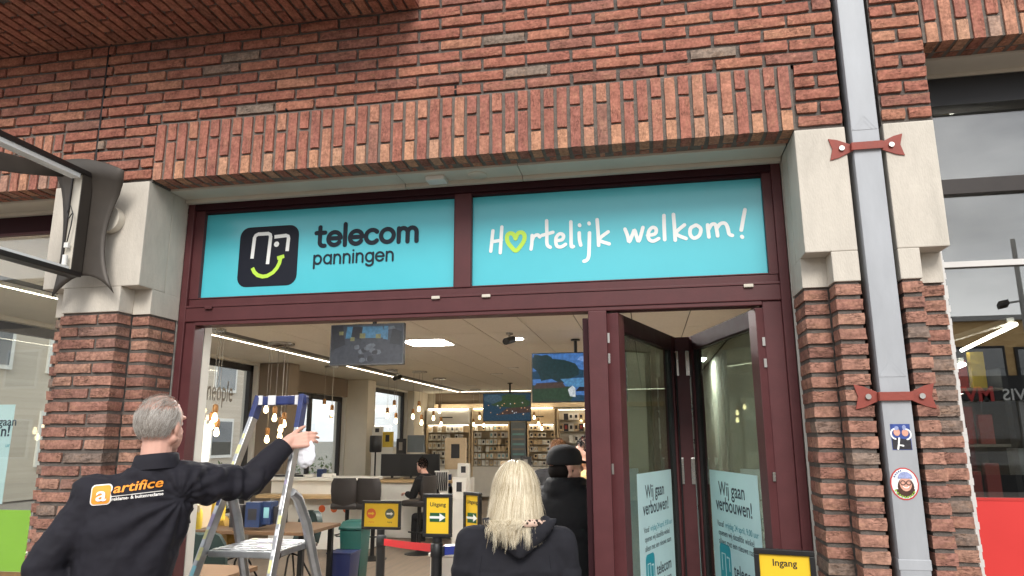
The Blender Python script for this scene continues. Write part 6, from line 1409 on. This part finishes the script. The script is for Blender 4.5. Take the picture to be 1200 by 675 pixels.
    def root(rn):
        a, lay, wv, wa, L_, th0, dev = rn.choice(guides); a += rn.gauss(0, .085); lay += rn.uniform(0, .007)+(.012*rn.random() if rn.random() < .04 else 0); L_ += rn.uniform(-.03, .012); th0 = max(.015, th0+rn.uniform(-.2, .25)); sp = rn.uniform(-1, 1); pts = []
        ca, sa = math.cos(a), math.sin(a); n_ = 14; part = .010*(1 if ca > 0 else -1)
        for k in range(n_):
            t = k/(n_-1); s_ = t*(.14+L_)
            if s_ < .13: th = th0+(math.pi/2-th0)*(s_/.13); zz = (.112+lay*.5)*math.cos(th); rr = math.sin(th); ex = 0
            else: zz = -(s_-.13); rr = 1; ex = s_-.13
            w = (.071+lay+.24*ex-.5*ex*ex)*rr**1.1; dd = (.090+lay)*rr
            q = C0+z*zz+u*(w*ca+part*(1-rr)+wa*math.sin(wv+s_*26)*min(1, s_*9)+sp*.006*(1-t)+dev*ex*6*.35)+f*(dd*sa*(1 if sa < 0 else .6)-.66*ex*(.3+.7*max(0, -sa))+wa*.7*math.cos(wv+s_*22)*min(1, s_*9))
            pts.append(q)
        return pts
    strands(root, 15000, 8, .0012, 'hair_blonde', 'hair_strands', shell)
    # loose locks lying over the hood, mostly on the left
    lg_ = [(gr.uniform(-.09, .035), gr.uniform(-.6, -.05), gr.uniform(.035, .125)*(1 if gr.random() < .5 else .6), gr.uniform(0, 6)) for i in range(34)]
    def loose(rn):
        x, dr, L_, ph = rn.choice(lg_); x += rn.gauss(0, .009); L_ *= rn.uniform(.5, 1.05); pts = []
        for k in range(9): t = k/8; pts.append(P(x*(1-.15*t)+dr*L_*t+.005*math.sin(t*6+ph), -.165-.028*math.sin(min(1, t*1.3)*1.5)-.006*rn.random(), 1.405-L_*t))
        return pts
    strands(loose, 420, 3, .0011, 'hair_blonde', 'loose_locks', shell)
    return r
pm('hair_blonde_base', srgb(150, 126, 88), .6, var=.25, vs=40, stretch=(3, 3, .4))
build_woman()
# ---- people inside the shop
def build_person(x, y, top, deg, label, jacket, hair, cap=False, arms=None, puff=False, seat=False, hmat='hair_black', lean=0.0, head=None):
    u, f = ang(math.radians(deg)); z = Vector((0, 0, 1)); B0 = Vector((x, y, 0)); r = thing('person', B0, label, 'person'); k = top/1.75 if not seat else 1.0; zo = 0 if not seat else top-1.75
    P = lambda a, b_, zz: B0+u*a+f*(b_+lean*max(0, zz-.95))+z*(zz*k+zo)
    hc = P(0, .02, 1.632); body = MB(); u0, f0 = u, f; hu_, hf_ = ang(math.radians(head)) if head is not None else (u, f); head_prims(body, hc, hf_, hu_, 1.0); capsule(body, hc-z*.06-f*.02, P(0, 0, 1.46), .052, .06)
    torso(body, [(P(0, 0, .88), .15, .10), (P(0, 0, 1.1), .145, .10), (P(0, 0, 1.3), .165, .105), (P(0, 0, 1.42), .15, .09), (P(0, 0, 1.48), .07, .06)], u, f)
    pf = 1.16 if puff else 1.0; j = MB(); torso(j, [(P(0, 0, .78), .205*pf, .145*pf), (P(0, 0, 1.0), .2*pf, .145*pf), (P(0, 0, 1.2), .2*pf, .14*pf), (P(0, 0, 1.34), .2*pf, .13*pf), (P(0, 0, 1.43), .16*pf, .11*pf), (P(0, 0, 1.49), .095*pf, .085*pf), (P(0, 0, 1.53 if puff else 1.51), .08*pf, .078*pf)], u, f)
    for sg in (-1, 1):
        s_ = P(sg*.18*pf, 0, 1.40)
        if arms: e_, w_ = s_+f*.12-z*.25+u*sg*.03, s_+f*.34-z*.22-u*sg*.04
        else: e_, w_ = P(sg*.25*pf, .0, 1.13), P(sg*.25*pf, .08, .88)
        limb(body, [s_, e_, w_], [.05, .04, .027]); hand_prims(body, w_, (f if arms else f*.3-z), z if arms else u*sg, -u*sg if arms else f, .98); limb(j, [s_, s_.lerp(e_, .5), e_, w_-(w_-e_).normalized()*.02], [.08*pf, .072*pf, .064*pf, .05], True); capsule(j, P(0, 0, 1.41), s_, .085*pf, .08*pf)
    if puff: 
        for a_ in range(12): t = math.pi*(1+a_/11.0); capsule(j, P(.095*math.cos(t), .03+.115*math.sin(t), 1.475), P(.092*math.cos(t+.2), .03+.112*math.sin(t+.2), 1.515), .045, .04, n=10)
    legs_and_shoes(r, P(0, 0, .88), u, f, top, 'cloth_black', body, seat=seat)
    link('body', remesh(body, .009, 3), 'skin', r); eyes(r, hc, hf_, hu_)
    fn = fold_noise(x*3+y, .007, 8, .2); quilt = (lambda co, nr: fn(co, nr)+.0028*abs(math.sin(co.z*40))) if puff else fn
    link('jacket', remesh(j, .011, 5, quilt), jacket, r)
    u, f = hu_, hf_; M = Matrix((u, f, z)).transposed()
    if cap:
        R = []
        for zz, w, d in ((.004, .090, .110), (.02, .092, .114), (.05, .093, .114), (.085, .084, .102), (.115, .057, .072), (.128, .015, .02)): R.append([hc+z*zz-f*.008+u*w*math.cos(a)+f*d*math.sin(a) for a in [2*math.pi*q/24 for q in range(24)]])
        cp = MB().loft(R).build('cap', 'cloth_black', r, smooth='all'); R = []
        for t, ww in ((0, .075), (.35, .078), (.75, .06), (1, .02)):
            c = hc+f*(.09+.085*t)+z*(.032-.02*t); R.append([c-u*ww-z*.012, c+u*ww-z*.012, c+u*ww-z*.006, c+z*.004, c-u*ww-z*.006])
        MB().loft(R).build('brim', 'cloth_black', cp, smooth='all')
        if cap == 'back':
            hb_ = MB(); hb_.ball(hc-f*.030-z*.028, (.0805, .082, .075), 18, 12, M); hb_.build('hair', hmat, r, smooth='all')
    else:
        strands.c = hc
        def root(rn):
            a = rn.uniform(0, 2*math.pi); ct = rn.uniform(-.45, 1); st2 = math.sqrt(1-ct*ct); v = Vector((st2*math.cos(a), st2*math.sin(a), ct))
            if v.y > .25 and v.z < .5: return None
            if abs(v.x) > .85 and v.z < -.1 and v.y > -.2: return None
            d_ = Vector((v.x*.2, -.6, -.7))+Vector((rn.uniform(-.3, .3), rn.uniform(-.3, .3), 0)); pts = []
            for q in range(5): t = q/4; w = (v+d_.normalized()*.55*t).normalized(); o = .006+.012*min(1, t*2)*rn.random(); pts.append(hc+z*.026-f*.012+M @ Vector((w.x*(.077+o), w.y*(.097+o), w.z*(.098+o))))
            return pts
        strands(root, 1300, int(x*10)+3, .004, hmat, 'hair', r)
    return r
a = S(655, 524, 1.35); build_person(a.x+.03, 1.35, a.z, -22, 'person in a black padded coat and black cap ahead of the blonde woman', 'coat_black', None, cap='back', puff=True, head=-58)
a = S(656, 514, 3.6); build_person(a.x, 3.6, a.z-.02, 15, 'person with short brown hair in black further inside, past the black cap', 'cloth_black', None, hmat='hair_brown', lean=.1)
a = S(687, 513, 2.3); build_person(a.x+.03, 2.3, a.z, 78, 'dark-haired person in a tan top half hidden by the door post', 'top_tan', None, hmat='hair_black', arms=True)
a = S(500, 540, 8.45); build_person(a.x+.16, 8.5, a.z+.03, 60, 'seated person in black working behind the monitors', 'cloth_black', None, seat=True, lean=.5, arms=True)
